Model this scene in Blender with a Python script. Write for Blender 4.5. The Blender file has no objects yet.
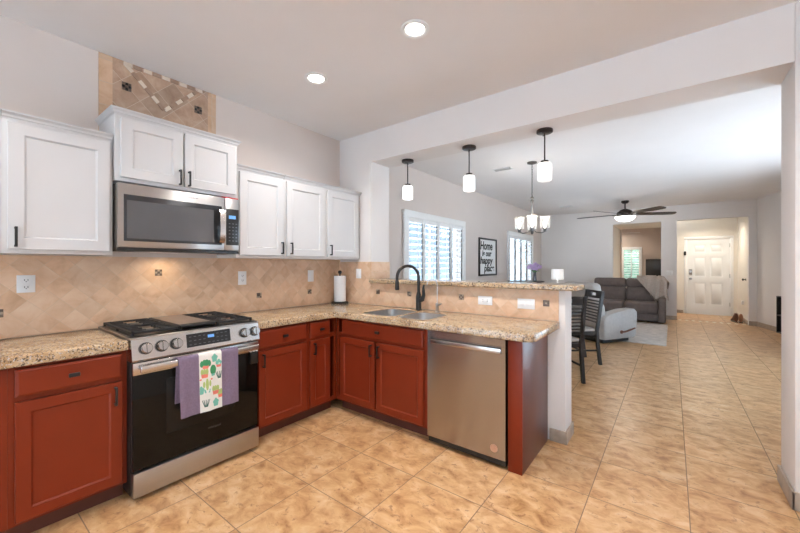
import bpy, bmesh, math, random
from mathutils import Vector, Matrix
random.seed(7)
SC = bpy.context.scene
COL = SC.collection
PI = math.pi

# ------------------------------------------------------------------ camera, sky, exposure
CAM_F, CAM_V0, YAW = 355.4, 264.74, 37.41
cd = bpy.data.cameras.new('camera'); cam = bpy.data.objects.new('camera', cd); COL.objects.link(cam)
cd.sensor_width = 36; cd.lens = CAM_F / 800 * 36; cd.clip_start = .05
cd.shift_y = -(266.5 - CAM_V0) / 800
cam.location = (3.072, 0, 1.341); cam.rotation_euler = (PI / 2, 0, math.radians(YAW))
SC.camera = cam
vs = SC.view_settings
vs.view_transform = 'Standard'; vs.look = 'None'; vs.gamma = 1; vs.use_curve_mapping = False
vs.exposure = 0.12
W = bpy.data.worlds.new('sky'); SC.world = W; W.use_nodes = True
bg = W.node_tree.nodes['Background']
bg.inputs[0].default_value = (.60, .80, 1, 1); bg.inputs[1].default_value = 3.1
sl = bpy.data.lights.new('sun', 'SUN'); sl.energy = 47; sl.angle = .01; sl.color = (.92, .97, 1)
sun = bpy.data.objects.new('sun', sl); COL.objects.link(sun); sun.rotation_euler = (math.radians(-35), 0, 0); sun.location = (2, 20, 20)
CAN_W, UNDER_W, HALL_W, STUDY_W, FAN_W, BULB_W, PEND_E = 11, .7, 18, 24, 16, 1.9, .75

# ------------------------------------------------------------------ materials
def nt(name):
    m = bpy.data.materials.new(name); m.use_nodes = True
    t = m.node_tree; return m, t, t.nodes['Principled BSDF']
def c4(c): return (c[0], c[1], c[2], 1)
def node(t, kind, **kw):
    n = t.nodes.new(kind)
    for k, v in kw.items():
        if k in n.inputs: n.inputs[k].default_value = v
        else: setattr(n, k, v)
    return n
def ramp(t, fac, stops, interp='LINEAR'):
    r = t.nodes.new('ShaderNodeValToRGB'); r.color_ramp.interpolation = interp
    e = r.color_ramp.elements
    while len(e) < len(stops): e.new(.5)
    for el, (p, c) in zip(e, stops): el.position = p; el.color = c4(c)
    t.links.new(fac, r.inputs[0]); return r.outputs[0]
def mixc(t, fac, a, b, mode='MIX'):
    m = t.nodes.new('ShaderNodeMix'); m.data_type = 'RGBA'; m.blend_type = mode
    for s, v in ((0, fac), (6, a), (7, b)):
        if hasattr(v, 'is_linked'): t.links.new(v, m.inputs[s])
        elif s == 0: m.inputs[0].default_value = v
        else: m.inputs[s].default_value = c4(v)
    return m.outputs[2]
def math_(t, op, a, b=None, c=None):
    m = t.nodes.new('ShaderNodeMath'); m.operation = op
    for i, v in enumerate((a, b, c)):
        if v is None: continue
        if hasattr(v, 'is_linked'): t.links.new(v, m.inputs[i])
        else: m.inputs[i].default_value = v
    return m.outputs[0]
def objco(t, scale=(1, 1, 1), rot=(0, 0, 0)):
    tc = t.nodes.new('ShaderNodeTexCoord'); mp = t.nodes.new('ShaderNodeMapping')
    mp.inputs['Scale'].default_value = scale; mp.inputs['Rotation'].default_value = rot
    t.links.new(tc.outputs['Object'], mp.inputs[0]); return mp.outputs[0]
def noise(t, co, scale, detail=4, rough=.55, dist=0):
    n = node(t, 'ShaderNodeTexNoise', Scale=scale, Detail=detail, Roughness=rough, Distortion=dist)
    t.links.new(co, n.inputs['Vector']); return n.outputs['Fac']
def bump(t, b, h, strength=.2, dist=.002):
    n = node(t, 'ShaderNodeBump', Strength=strength, Distance=dist)
    t.links.new(h, n.inputs['Height']); t.links.new(n.outputs[0], b.inputs['Normal'])
def plain(name, col, rough=.5, metal=0, var=.05, scale=12, bmp=.0, spec=.5, coat=0, emit=None, es=0):
    m, t, b = nt(name)
    co = objco(t); f = noise(t, co, scale)
    lo = tuple(max(0, c * (1 - var)) for c in col); hi = tuple(min(1, c * (1 + var)) for c in col)
    t.links.new(ramp(t, f, [(.3, lo), (.7, hi)]), b.inputs['Base Color'])
    b.inputs['Roughness'].default_value = rough; b.inputs['Metallic'].default_value = metal
    b.inputs['Specular IOR Level'].default_value = spec; b.inputs['Coat Weight'].default_value = coat
    if bmp: bump(t, b, noise(t, co, scale * 8), bmp)
    if emit: b.inputs['Emission Color'].default_value = c4(emit); b.inputs['Emission Strength'].default_value = es
    return m
def steel(name, col=(.49, .475, .46), rough=.33, axis='Z', stretch=(2, 2, 260), aniso=.6):
    m, t, b = nt(name)
    co = objco(t, stretch); f = noise(t, co, 1.5, 3)
    t.links.new(ramp(t, f, [(.2, tuple(c * .93 for c in col)), (.8, tuple(min(1, c * 1.05) for c in col))]), b.inputs['Base Color'])
    b.inputs['Metallic'].default_value = 1
    b.inputs['Roughness'].default_value = rough
    b.inputs['Anisotropic'].default_value = aniso
    b.inputs['Anisotropic Rotation'].default_value = .25
    tg = t.nodes.new('ShaderNodeTangent'); tg.direction_type = 'RADIAL'; tg.axis = axis
    t.links.new(tg.outputs[0], b.inputs['Tangent'])
    bump(t, b, f, .03, .001)
    return m
M = {}
M['paint'] = plain('wall_paint', (.78, .74, .715), .85, var=.012, scale=3, bmp=.05)
M['paint_warmshade'] = plain('wall_paint_warm_shade', (.68, .60, .55), .85, var=.012, scale=3, bmp=.05)  # same wall paint, darkened and warmed to stand in for the kitchen light
M['ceil'] = plain('ceiling_paint', (.83, .80, .785), .9, var=.012, scale=3, bmp=.06)
M['cream'] = plain('hall_paint', (.82, .77, .69), .8, var=.01, scale=3)
M['tan'] = plain('study_paint', (.60, .52, .465), .85, var=.02, scale=3)
M['whitecab'] = plain('white_cabinet_paint', (.58, .57, .565), .38, var=.012, scale=6)
M['trimwhite'] = plain('white_trim', (.85, .85, .84), .45, var=.01)
M['redcab'] = plain('red_cabinet_paint', (.195, .024, .006), .42, var=.05, scale=5, spec=.3)
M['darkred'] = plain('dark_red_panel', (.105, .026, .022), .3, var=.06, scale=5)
M['toe'] = plain('toe_kick_wood', (.10, .028, .018), .5, var=.1)
M['black'] = plain('black_metal', (.010, .0095, .0095), .42, var=.1)
M['iron'] = plain('cast_iron', (.016, .0155, .016), .6, var=.2, scale=40, bmp=.1)
M['blackplastic'] = plain('black_plastic', (.012, .012, .012), .3, var=.1)
M['steel'] = steel('brushed_steel')
M['steeldw'] = steel('dishwasher_steel', (.43, .405, .385), .19, aniso=.95)
M['steelh'] = steel('brushed_steel_rail', (.66, .64, .62), .22, 'Z', (260, 2, 2), .3)
M['knob'] = plain('knob_metal', (.52, .51, .50), .24, 1, var=.02)
M['logo'] = plain('logo_grey', (.06, .06, .06), .5)
M['chrome'] = plain('chrome', (.72, .71, .70), .16, 1, var=.02)
M['sink'] = steel('sink_steel', (.60, .60, .60), .42, 'Z', (2, 60, 2), .2)
M['nickel'] = plain('satin_nickel', (.16, .155, .15), .5, .8, var=.04)
M['bronze'] = plain('dark_bronze', (.045, .035, .032), .4, .6, var=.1)
M['plate'] = plain('white_plate', (.86, .85, .84), .4, var=.01)
M['slot'] = plain('outlet_slot', (.05, .05, .05), .5)
M['paper'] = plain('paper_towel', (.86, .86, .86), .95, var=.02, scale=60, bmp=.2)
M['griddle'] = plain('griddle_plate', (.30, .25, .22), .35, .7, var=.06, scale=10)
M['oveng'] = plain('oven_glass', (.006, .005, .004), .05, var=.1, spec=.22)
M['ovenwin'] = plain('oven_window_glass', (.011, .010, .009), .06, spec=.25)
M['mwglass'] = plain('microwave_glass', (.095, .095, .10), .1, var=.03, spec=.7)
M['mwbezel'] = plain('microwave_bezel', (.030, .031, .034), .2, var=.05)
M['blue_led'] = plain('blue_display', (.05, .12, .25), .3, emit=(.2, .5, 1), es=.7)
M['key'] = plain('key_print', (.16, .165, .18), .5)
M['copper'] = plain('copper_badge', (.62, .36, .24), .35, .3, var=.05)
M['red'] = plain('red_strip', (.62, .04, .05), .5)
M['darkwood'] = plain('espresso_wood', (.014, .008, .006), .35, var=.25, scale=9)
M['seatfab'] = plain('seat_fabric', (.50, .45, .42), .9, var=.06, scale=60, bmp=.2)
M['brownfab'] = plain('brown_upholstery', (.135, .103, .092), .85, var=.14, scale=14, bmp=.2)
M['greyfab'] = plain('grey_upholstery', (.46, .425, .40), .85, var=.07, scale=18, bmp=.2)
M['throw'] = plain('throw_knit', (.40, .33, .285), .95, var=.1, scale=40, bmp=.35)
M['rug'] = plain('rug_pile', (.52, .465, .425), .95, var=.16, scale=9, bmp=.3)
M['lever'] = plain('lever_wood', (.20, .075, .04), .4, var=.1)
M['tapmetal'] = plain('tap_metal', (.40, .39, .38), .3, 1)
M['petal'] = plain('orchid_petal', (.70, .50, .80), .6, var=.12, scale=30)
M['leaf'] = plain('green_leaf', (.05, .16, .05), .5, var=.2)
M['vase'] = plain('dark_vase', (.10, .10, .12), .25, var=.1)
M['screen'] = plain('tv_screen', (.038, .040, .044), .25)
M['walnut'] = plain('end_table_wood', (.12, .07, .045), .4, var=.2)
M['stone_base'] = plain('baseboard_tile', (.42, .335, .265), .5, var=.16, scale=14)
M['lilac'] = plain('lilac_terry', (.205, .152, .222), .95, var=.12, scale=90, bmp=.5)
M['linen'] = plain('white_linen', (.82, .80, .74), .9, var=.02, scale=90)
M['cgreen'] = plain('cactus_green', (.05, .27, .12), .9); M['cteal'] = plain('cactus_teal', (.18, .50, .40), .9)
M['cdark'] = plain('cactus_dark', (.03, .12, .09), .9); M['ccoral'] = plain('pot_coral', (.80, .22, .16), .9)
M['clime'] = plain('cactus_lime', (.42, .52, .18), .9)
M['shoe'] = plain('brown_shoe', (.16, .07, .045), .6, var=.2); M['shoe2'] = plain('tan_shoe', (.38, .20, .13), .7, var=.2)
M['artpaper'] = plain('art_paper', (.80, .80, .79), .8, var=.01); M['ink'] = plain('black_ink', (.015, .015, .015), .7)
M['mosaic'] = plain('mosaic_dark', (.14, .10, .08), .35, var=.45, scale=60)
M['mosaic_l'] = plain('mosaic_pale', (.38, .31, .24), .4, var=.1)
M['border_tile'] = plain('border_tile', (.80, .74, .64), .4, var=.04); M['lis_l'] = plain('listello_pale', (.72, .62, .51), .5, var=.05); M['lis_d'] = plain('listello_brown', (.36, .24, .17), .5, var=.12)
M['ground'] = plain('outside_gravel', (.58, .62, .68), .9, var=.15, scale=3)
M['hedge'] = plain('hedge_leaves', (.34, .50, .40), .9, var=.6, scale=9)
M['stucco'] = plain('outside_stucco', (.18, .22, .27), .9, var=.05)
def lampmat(name, col, s, base=(.85, .85, .85)):
    m, t, b = nt(name)
    b.inputs['Base Color'].default_value = c4(base); b.inputs['Roughness'].default_value = .35
    b.inputs['Emission Color'].default_value = c4(col); b.inputs['Emission Strength'].default_value = s
    return m
M['can_lens'] = lampmat('can_lens', (1, .95, .88), 14)
M['shade_glow'] = lampmat('opal_glass', (1, .975, .94), PEND_E)
M['bulb'] = lampmat('bulb', (1, .93, .82), 9)
M['bowl_glow'] = lampmat('fan_bowl', (1, .93, .82), 2.6)
M['lampshade'] = lampmat('fabric_lampshade', (1, .94, .86), .45)
def pane(name, tint=(1, 1, 1), refl=.06, rough=0.0):
    m, t, b = nt(name)
    tr = t.nodes.new('ShaderNodeBsdfTransparent'); tr.inputs[0].default_value = c4(tint)
    gl = t.nodes.new('ShaderNodeBsdfGlossy'); gl.inputs['Roughness'].default_value = rough
    lw = t.nodes.new('ShaderNodeLayerWeight')
    mx = t.nodes.new('ShaderNodeMixShader')
    t.links.new(math_(t, 'MULTIPLY_ADD', math_(t, 'POWER', lw.outputs['Facing'], 5), .5, refl), mx.inputs[0])
    t.links.new(tr.outputs[0], mx.inputs[1]); t.links.new(gl.outputs[0], mx.inputs[2])
    t.links.new(mx.outputs[0], t.nodes['Material Output'].inputs[0]); return m
M['glass'] = pane('window_glass', (.97, .99, 1), .02)
M['clear'] = pane('clear_lamp_glass', (.93, .93, .93), .07, .1)
t_ = M['clear'].node_tree; tl = t_.nodes.new('ShaderNodeBsdfTranslucent'); tl.inputs[0].default_value = (.95, .95, .95, 1)
mx2 = t_.nodes.new('ShaderNodeMixShader'); mx2.inputs[0].default_value = .10
prev = [n for n in t_.nodes if n.type == 'MIX_SHADER' and n != mx2][0]
t_.links.new(prev.outputs[0], mx2.inputs[1]); t_.links.new(tl.outputs[0], mx2.inputs[2]); t_.links.new(mx2.outputs[0], t_.nodes['Material Output'].inputs[0])

def granite():
    m, t, b = nt('granite')
    co = objco(t)
    big = noise(t, co, 9, 5, .6, .6)
    base = ramp(t, big, [(.25, (.30, .18, .085)), (.45, (.48, .32, .175)), (.6, (.58, .43, .27)), (.8, (.40, .25, .13))])
    sp = noise(t, co, 82, 3, .7)
    base = mixc(t, ramp(t, sp, [(.52, (0, 0, 0)), (.60, (.9, .9, .9))]), base, (.05, .04, .034))
    sp2 = noise(t, co, 110, 2, .5)
    base = mixc(t, ramp(t, sp2, [(.59, (0, 0, 0)), (.65, (1, 1, 1))]), base, (.50, .46, .42))
    sp3 = noise(t, co, 24, 4, .6)
    base = mixc(t, ramp(t, sp3, [(.59, (0, 0, 0)), (.68, (.8, .8, .8))]), base, (.15, .10, .07))
    t.links.new(base, b.inputs['Base Color']); b.inputs['Roughness'].default_value = .16
    return m
M['granite'] = granite()

def grid_tile(name, axes, pitch, off, rot45, stops, grout, gw, rough, nscale, var=.1, stretch=(1, 1, 1), spots=None, coat=0):
    """square tiles in the plane of two object axes, each tile with its own tint"""
    m, t, b = nt(name)
    tc = t.nodes.new('ShaderNodeTexCoord'); sx = t.nodes.new('ShaderNodeSeparateXYZ')
    t.links.new(tc.outputs['Object'], sx.inputs[0])
    u = math_(t, 'SUBTRACT', sx.outputs[axes[0]], off[0]); v = math_(t, 'SUBTRACT', sx.outputs[axes[1]], off[1])
    if rot45:
        s = math.sqrt(.5)
        p = math_(t, 'MULTIPLY', math_(t, 'ADD', u, v), s / pitch); q = math_(t, 'MULTIPLY', math_(t, 'SUBTRACT', u, v), s / pitch)
    else:
        p = math_(t, 'DIVIDE', u, pitch); q = math_(t, 'DIVIDE', v, pitch)
    fp, fq = math_(t, 'FLOOR', p), math_(t, 'FLOOR', q)
    def edge(x):
        f = math_(t, 'FRACT', x); return math_(t, 'MINIMUM', f, math_(t, 'SUBTRACT', 1, f))
    d = math_(t, 'MINIMUM', edge(p), edge(q))
    g = math_(t, 'LESS_THAN', d, gw / pitch / 2)
    cid = t.nodes.new('ShaderNodeCombineXYZ'); t.links.new(fp, cid.inputs[0]); t.links.new(fq, cid.inputs[1])
    wn = t.nodes.new('ShaderNodeTexWhiteNoise'); wn.noise_dimensions = '3D'; t.links.new(cid.outputs[0], wn.inputs[0])
    # offset noise per tile
    mp = t.nodes.new('ShaderNodeVectorMath'); mp.operation = 'MULTIPLY_ADD'
    t.links.new(wn.outputs['Color'], mp.inputs[0]); mp.inputs[1].default_value = (7, 7, 7)
    st = t.nodes.new('ShaderNodeVectorMath'); st.operation = 'MULTIPLY'; st.inputs[1].default_value = stretch
    t.links.new(tc.outputs['Object'], st.inputs[0]); t.links.new(st.outputs[0], mp.inputs[2])
    n = noise(t, mp.outputs[0], nscale, 7, .62, .5)
    col = ramp(t, n, stops)
    if spots:
        n2 = noise(t, mp.outputs[0], nscale * spots[2], 6, .7, .8)
        col = mixc(t, ramp(t, n2, [(spots[1], (0, 0, 0)), (spots[1] + .09, (spots[3],) * 3)]), col, spots[0])
    tint = ramp(t, wn.outputs['Value'], [(0, (1 - var,) * 3), (1, (1 + var * .4, 1 + var * .3, 1 + var * .2))])
    col = mixc(t, 1.0, col, tint, 'MULTIPLY')
    col = mixc(t, g, col, grout)
    t.links.new(col, b.inputs['Base Color'])
    t.links.new(math_(t, 'MULTIPLY_ADD', g, .4, rough), b.inputs['Roughness'])
    b.inputs['Coat Weight'].default_value = coat
    h = math_(t, 'MINIMUM', d, .03)
    bump(t, b, math_(t, 'ADD', math_(t, 'MULTIPLY', h, 20), math_(t, 'MULTIPLY', n, .3)), .25, .002)
    return m
FS = [(.30, (.33, .15, .055)), (.42, (.50, .27, .115)), (.54, (.62, .375, .185)), (.70, (.70, .49, .29))]
M['floor'] = grid_tile('floor_tile', (0, 1), .4585, (3.147, 1.385), False, FS, (.24, .16, .10), .005, .30, 9, .07,
                       (.9, 1.2, 1), ((.24, .10, .04), .57, 2.6, .75))
BS = [(.25, (.57, .345, .205)), (.45, (.73, .485, .315)), (.62, (.80, .575, .40)), (.8, (.84, .66, .49))]
M['bs_x'] = grid_tile('backsplash_tile_range', (1, 2), .1012, (1.837, 1.054), True, BS, (.66, .49, .35), .0022, .42, 6, .08)
M['bs_y'] = grid_tile('backsplash_tile_bar', (0, 2), .1012, (1.581, 1.052), True, BS, (.66, .49, .35), .0022, .42, 6, .08)
PS = [(.25, (.33, .20, .13)), (.5, (.47, .32, .225)), (.75, (.58, .43, .32))]
M['panel_x'] = grid_tile('tile_panel_field', (1, 2), .155, (1.058, 2.53), True, PS, (.55, .43, .33), .004, .5, 9, .22)
M['panel_b'] = grid_tile('tile_panel_border', (1, 2), .155, (.668, 2.30), False, [(p, tuple(c * .82 for c in q)) for p, q in BS], (.55, .43, .33), .004, .5, 6, .1)

# ------------------------------------------------------------------ mesh builder
class MB:
    def __init__(s): s.v, s.f, s.m = [], [], []
    def add(s, vs, fs, mi=0):
        o = len(s.v); s.v += [Vector(p) for p in vs]
        for f in fs: s.f.append([i + o for i in f]); s.m.append(mi)
        return s
    def box(s, lo, hi, bev=0, seg=2, mi=0, mat=None):
        lo, hi = Vector([min(a, b) for a, b in zip(lo, hi)]), Vector([max(a, b) for a, b in zip(lo, hi)])
        bm = bmesh.new(); bmesh.ops.create_cube(bm, size=1)
        for v in bm.verts: v.co = Vector([lo[i] + (v.co[i] + .5) * (hi[i] - lo[i]) for i in range(3)])
        if bev:
            bev = min(bev, .49 * min(hi[i] - lo[i] for i in range(3)))
            bmesh.ops.bevel(bm, geom=list(bm.edges), offset=bev, segments=seg, affect='EDGES', profile=.5)
        bm.verts.index_update()
        s.add([(mat @ v.co if mat else v.co) for v in bm.verts], [[v.index for v in f.verts] for f in bm.faces], mi)
        bm.free(); return s
    def rings(s, rings, cap0=True, cap1=True, mi=0):
        n = len(rings[0]); vs = [p for r in rings for p in r]; fs = []
        for k in range(len(rings) - 1):
            for i in range(n):
                j = (i + 1) % n; fs.append([k * n + i, k * n + j, (k + 1) * n + j, (k + 1) * n + i])
        if cap0: fs.append(list(range(n))[::-1])
        if cap1: fs.append([(len(rings) - 1) * n + i for i in range(n)])
        return s.add(vs, fs, mi)
    def lathe(s, prof, c=(0, 0, 0), axis='z', n=24, cap0=True, cap1=True, mi=0):
        R = []
        for r, h in prof:
            ring = []
            for i in range(n):
                a = 2 * PI * i / n; x, y = max(r, 1e-4) * math.cos(a), max(r, 1e-4) * math.sin(a)
                p = {'z': (x, y, h), 'x': (h, x, y), 'y': (x, h, y)}[axis]
                ring.append(Vector(p) + Vector(c))
            R.append(ring)
        return s.rings(R, cap0, cap1, mi)
    def tube(s, pts, r, n=10, mi=0, closed=False):
        pts = [Vector(p) for p in pts]; rs = r if isinstance(r, (list, tuple)) else [r] * len(pts)
        R = []; up = Vector((0, 0, 1))
        prev = None
        for i, p in enumerate(pts):
            d = (pts[min(i + 1, len(pts) - 1)] - pts[max(i - 1, 0)]).normalized()
            if prev is None:
                a = d.cross(up if abs(d.z) < .9 else Vector((1, 0, 0))).normalized()
            else:
                a = (prev - d * prev.dot(d)).normalized()
            prev = a; b = d.cross(a)
            R.append([p + (a * math.cos(2 * PI * k / n) + b * math.sin(2 * PI * k / n)) * rs[i] for k in range(n)])
        return s.rings(R, True, True, mi)
    def bar(s, p0, p1, w, h, mi=0, side=None, bev=0):
        """rectangular bar between two points"""
        p0, p1 = Vector(p0), Vector(p1); d = (p1 - p0).normalized()
        a = Vector(side) if side else d.cross(Vector((0, 0, 1)) if abs(d.z) < .9 else Vector((1, 0, 0)))
        a = (a - d * a.dot(d)).normalized(); b = d.cross(a)
        def ring(p): return [p + a * w / 2 * x + b * h / 2 * y for x, y in ((-1, -1), (1, -1), (1, 1), (-1, 1))]
        return s.rings([ring(p0), ring(p1)], mi=mi)
    def prism(s, poly, z0, z1, nose=0, holes=(), mi=0, ends='both'):
        """horizontal slab of a 2-D outline with holes; nose rounds the outer top and bottom edge"""
        def off(P, d):
            out = []
            A = sum(P[i][0] * P[(i + 1) % len(P)][1] - P[(i + 1) % len(P)][0] * P[i][1] for i in range(len(P)))
            sg = 1 if A > 0 else -1
            for i in range(len(P)):
                p0, p1, p2 = Vector(P[i - 1]), Vector(P[i]), Vector(P[(i + 1) % len(P)])
                e1, e2 = (p1 - p0).normalized(), (p2 - p1).normalized()
                n1, n2 = Vector((-e1.y, e1.x)) * sg, Vector((-e2.y, e2.x)) * sg
                b = (n1 + n2); b = b / max(.3, b.dot(n1)) if b.length > 1e-6 else n1
                out.append(tuple(p1 + b * d))
            return out
        if nose:
            lev = []
            for k in range(5):
                a = PI / 2 * k / 4; lev.append((z0 + nose * (1 - math.sin(a)), nose * (1 - math.cos(a))))
            lev = [(z0 + nose * (1 - math.cos(PI / 2 * k / 4)), nose * (1 - math.sin(PI / 2 * k / 4))) for k in range(5)]
            lev += [(z1 - nose * (1 - math.cos(PI / 2 * k / 4)), nose * (1 - math.sin(PI / 2 * k / 4))) for k in range(4, -1, -1)]
            if ends == 'top': lev = [(z0, 0)] + lev[5:]
            if ends == 'bottom': lev = lev[:5] + [(z1, 0)]
        else: lev = [(z0, 0), (z1, 0)]
        outs = [[(x, y, z) for x, y in off(poly, d)] for z, d in lev]
        s.rings(outs, False, False, mi)
        for P in holes: s.rings([[(x, y, z0) for x, y in P], [(x, y, z1) for x, y in P]], False, False, mi)
        for z, ring in ((z0, outs[0]), (z1, outs[-1])):
            bm = bmesh.new(); ed = []
            for P in [[(p[0], p[1]) for p in ring]] + [list(h) for h in holes]:
                vv = [bm.verts.new((x, y, z)) for x, y in P]
                ed += [bm.edges.new((vv[i], vv[(i + 1) % len(vv)])) for i in range(len(vv))]
            bmesh.ops.triangle_fill(bm, use_beauty=True, use_dissolve=False, edges=ed)
            bm.verts.index_update()
            s.add([v.co.copy() for v in bm.verts], [[v.index for v in f.verts] for f in bm.faces], mi); bm.free()
        return s
    def sphere(s, c, r, n=12, m=8, sc=(1, 1, 1), mi=0):
        R = []
        for i in range(m + 1):
            a = -PI / 2 + PI * i / m
            R.append([(c[0] + sc[0] * r * max(math.cos(a), 1e-3) * math.cos(2 * PI * k / n), c[1] + sc[1] * r * max(math.cos(a), 1e-3) * math.sin(2 * PI * k / n), c[2] + sc[2] * r * math.sin(a)) for k in range(n)])
        return s.rings(R, True, True, mi)
    def build(s, name, mats, parent=None, local=False, origin=None, angle=40):
        off = Vector((0, 0, 0))
        if not local:
            if parent is not None: off = WLOC(parent)
            elif origin is not None: off = Vector(origin)
        me = bpy.data.meshes.new(name)
        me.from_pydata([v - off for v in s.v], [], s.f)
        mats = mats if isinstance(mats, (list, tuple)) else [mats]
        for m in mats: me.materials.append(M[m])
        bm = bmesh.new(); bm.from_mesh(me)
        for f, i in zip(bm.faces, s.m): f.material_index = i; f.smooth = True
        bmesh.ops.remove_doubles(bm, verts=bm.verts, dist=1e-6)
        bmesh.ops.recalc_face_normals(bm, faces=bm.faces)
        bm.to_mesh(me); bm.free()
        me.set_sharp_from_angle(angle=math.radians(angle))
        o = bpy.data.objects.new(name, me); COL.objects.link(o)
        if parent is not None: o.parent = parent
        elif not local: o.location = off
        return o
def WLOC(o):
    v = Vector((0, 0, 0))
    while o is not None: v += o.location; o = o.parent
    return v
def tag(o, label, cat, group=None, kind=None):
    o['label'] = label; o['category'] = cat
    if group: o['group'] = group
    if kind: o['kind'] = kind
    return o
def thing(name, label, cat, loc=(0, 0, 0), rz=0, group=None):
    o = bpy.data.objects.new(name, None); COL.objects.link(o); o.location = loc; o.rotation_euler = (0, 0, rz)
    o.empty_display_size = .1
    return tag(o, label, cat, group)
def struct(name, mb, mats, label=None, cat=None):
    o = mb.build(name, mats); o['kind'] = 'structure'
    return o
def copy_tree(o, parent=None):
    c = o.copy(); COL.objects.link(c)
    if parent is not None: c.parent = parent
    for ch in list(o.children): copy_tree(ch, c)
    return c
def rrect(x0, x1, y0, y1, r, n=5):
    P = []
    for cx, cy, a0 in ((x1 - r, y1 - r, 0), (x0 + r, y1 - r, 90), (x0 + r, y0 + r, 180), (x1 - r, y0 + r, 270)):
        for k in range(n + 1):
            a = math.radians(a0 + 90 * k / n); P.append((cx + r * math.cos(a), cy + r * math.sin(a)))
    return P
class Fr:
    """a along the run, b up, c out from the wall"""
    def __init__(s, o, A, N): s.o, s.A, s.N = Vector(o), Vector(A), Vector(N)
    def __call__(s, a, b, c): return s.o + s.A * a + Vector((0, 0, b)) + s.N * c
    def box(s, mb, a0, a1, b0, b1, c0, c1, bev=0, seg=2, mi=0): return mb.box(s(a0, b0, c0), s(a1, b1, c1), bev, seg, mi)
    def loop(s, a0, a1, b0, b1, c): return [s(a0, b0, c), s(a1, b0, c), s(a1, b1, c), s(a0, b1, c)]
    def door(s, mb, a0, a1, b0, b1, c0, th=.02, rail=.06, rec=.009, slab=False):
        e = .003; R = [s.loop(a0, a1, b0, b1, c0), s.loop(a0, a1, b0, b1, c0 + th - e), s.loop(a0 + e, a1 - e, b0 + e, b1 - e, c0 + th)]
        if not slab:
            q = rail
            R += [s.loop(a0 + q, a1 - q, b0 + q, b1 - q, c0 + th), s.loop(a0 + q + .009, a1 - q - .009, b0 + q + .009, b1 - q - .009, c0 + th - rec)]
        else:
            q = .012; R[-1] = s.loop(a0 + q, a1 - q, b0 + q, b1 - q, c0 + th + .003)
        return mb.rings(R)
    def pull(s, mb, a, b, c, L=.105, horiz=False):
        w = .011
        for sg in (-1, 1):
            if horiz: s.box(mb, a + sg * (L / 2 - .006) - .005, a + sg * (L / 2 - .006) + .005, b - w / 2, b + w / 2, c, c + .026)
            else: s.box(mb, a - w / 2, a + w / 2, b + sg * (L / 2 - .006) - .005, b + sg * (L / 2 - .006) + .005, c, c + .026)
        if horiz: s.box(mb, a - L / 2, a + L / 2, b - w / 2, b + w / 2, c + .022, c + .032, .002)
        else: s.box(mb, a - w / 2, a + w / 2, b - L / 2, b + L / 2, c + .022, c + .032, .002)
        return mb
FX = Fr((0, 0, 0), (0, 1, 0), (1, 0, 0))          # range wall
FY = Fr((0, 2.86, 0), (1, 0, 0), (0, -1, 0))      # bar wall, seen from the kitchen
def B(*a, **k): return MB().box(*a, **k)

# ------------------------------------------------------------------ room shell
H = 2.78
struct('floor', B((-.2, -3.2, -.12), (5.8, 15, 0)), 'floor')
g = B((-14, -16, -.3), (-.2, 22, -.14)); g.box((-.2, -16, -.3), (14, -3.2, -.14)); g.box((5.8, -3.2, -.3), (14, 22, -.14))
struct('ground_outside', g, 'ground')
struct('sky_screen_wall', B((-3.6, -4, -.14), (-3.4, 14, 4.2)), 'stucco')  # neighbour wall made tall and dark bluish to tone down the shutter gaps
struct('added_hedge', B((-2, 15.3, -.14), (8, 16.0, 3.2)), 'hedge')  # green block added to dim and shade the study window
struct('ceiling', B((-.2, -3.2, H), (5.8, 11.05, H + .15)), 'ceil')
def wall_open(axis, p0, p1, a0, a1, z0, z1, opens):
    """slab with rectangular openings: axis 'x' = thickness along x"""
    m = MB(); cuts = sorted(opens); cur = a0
    def bx(u0, u1, w0, w1):
        if u1 - u0 < 1e-4 or w1 - w0 < 1e-4: return
        m.box((p0, u0, w0), (p1, u1, w1)) if axis == 'x' else m.box((u0, p0, w0), (u1, p1, w1))
    for (o0, o1, h0, h1) in cuts:
        bx(cur, o0, z0, z1); bx(o0, o1, z0, h0); bx(o0, o1, h1, z1); cur = o1
    bx(cur, a1, z0, z1); return m
W1 = (4.15, 5.88, .70, 2.05); W2 = (8.22, 9.93, .70, 2.05)
struct('wall_left', wall_open('x', -.15, 0, -3.2, 11.05, 0, H, [W1, W2]), 'paint_warmshade')
struct('wall_back', wall_open('y', -3.2, -3.05, 0, 5.6, 0, H, [(.7, 5.2, 0, 2.2)]), 'paint')
struct('wall_right', wall_open('x', 5.6, 5.75, -3.2, 3.17, 0, H, []), 'paint')
struct('wall_right_living', wall_open('x', 4.98, 5.13, 3.17, 9.3, 0, H, [(4.0, 7.4, 0, 2.2)]), 'paint')
m = MB(); pl = [(4.55, 10.9), (4.98, 9.3), (5.13, 9.3), (5.13, 11.05), (4.55, 11.05)]
m.prism(pl, 0, H); struct('wall_right_angled', m, 'paint')
# divider between kitchen and living room: stub, header, pony wall, right return
m = B((0, 2.86, 0), (.49, 3.17, H)); struct('wall_divider_stub', m, 'paint')
struct('wall_divider_header', B((.49, 2.86, 2.455), (3.607, 3.17, H)), 'paint')
struct('wall_divider_return', B((3.607, 2.86, 0), (5.6, 3.17, H), .008), 'paint')
struct('wall_pony', B((.49, 2.86, 0), (2.44, 3.07, 1.148), .006), 'paint')
struct('wall_far', wall_open('y', 10.9, 11.05, 0, 4.55, 0, H, [(1.83, 2.86, 0, 2.405), (3.17, 4.42, 0, 2.415)]), 'paint')
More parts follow.
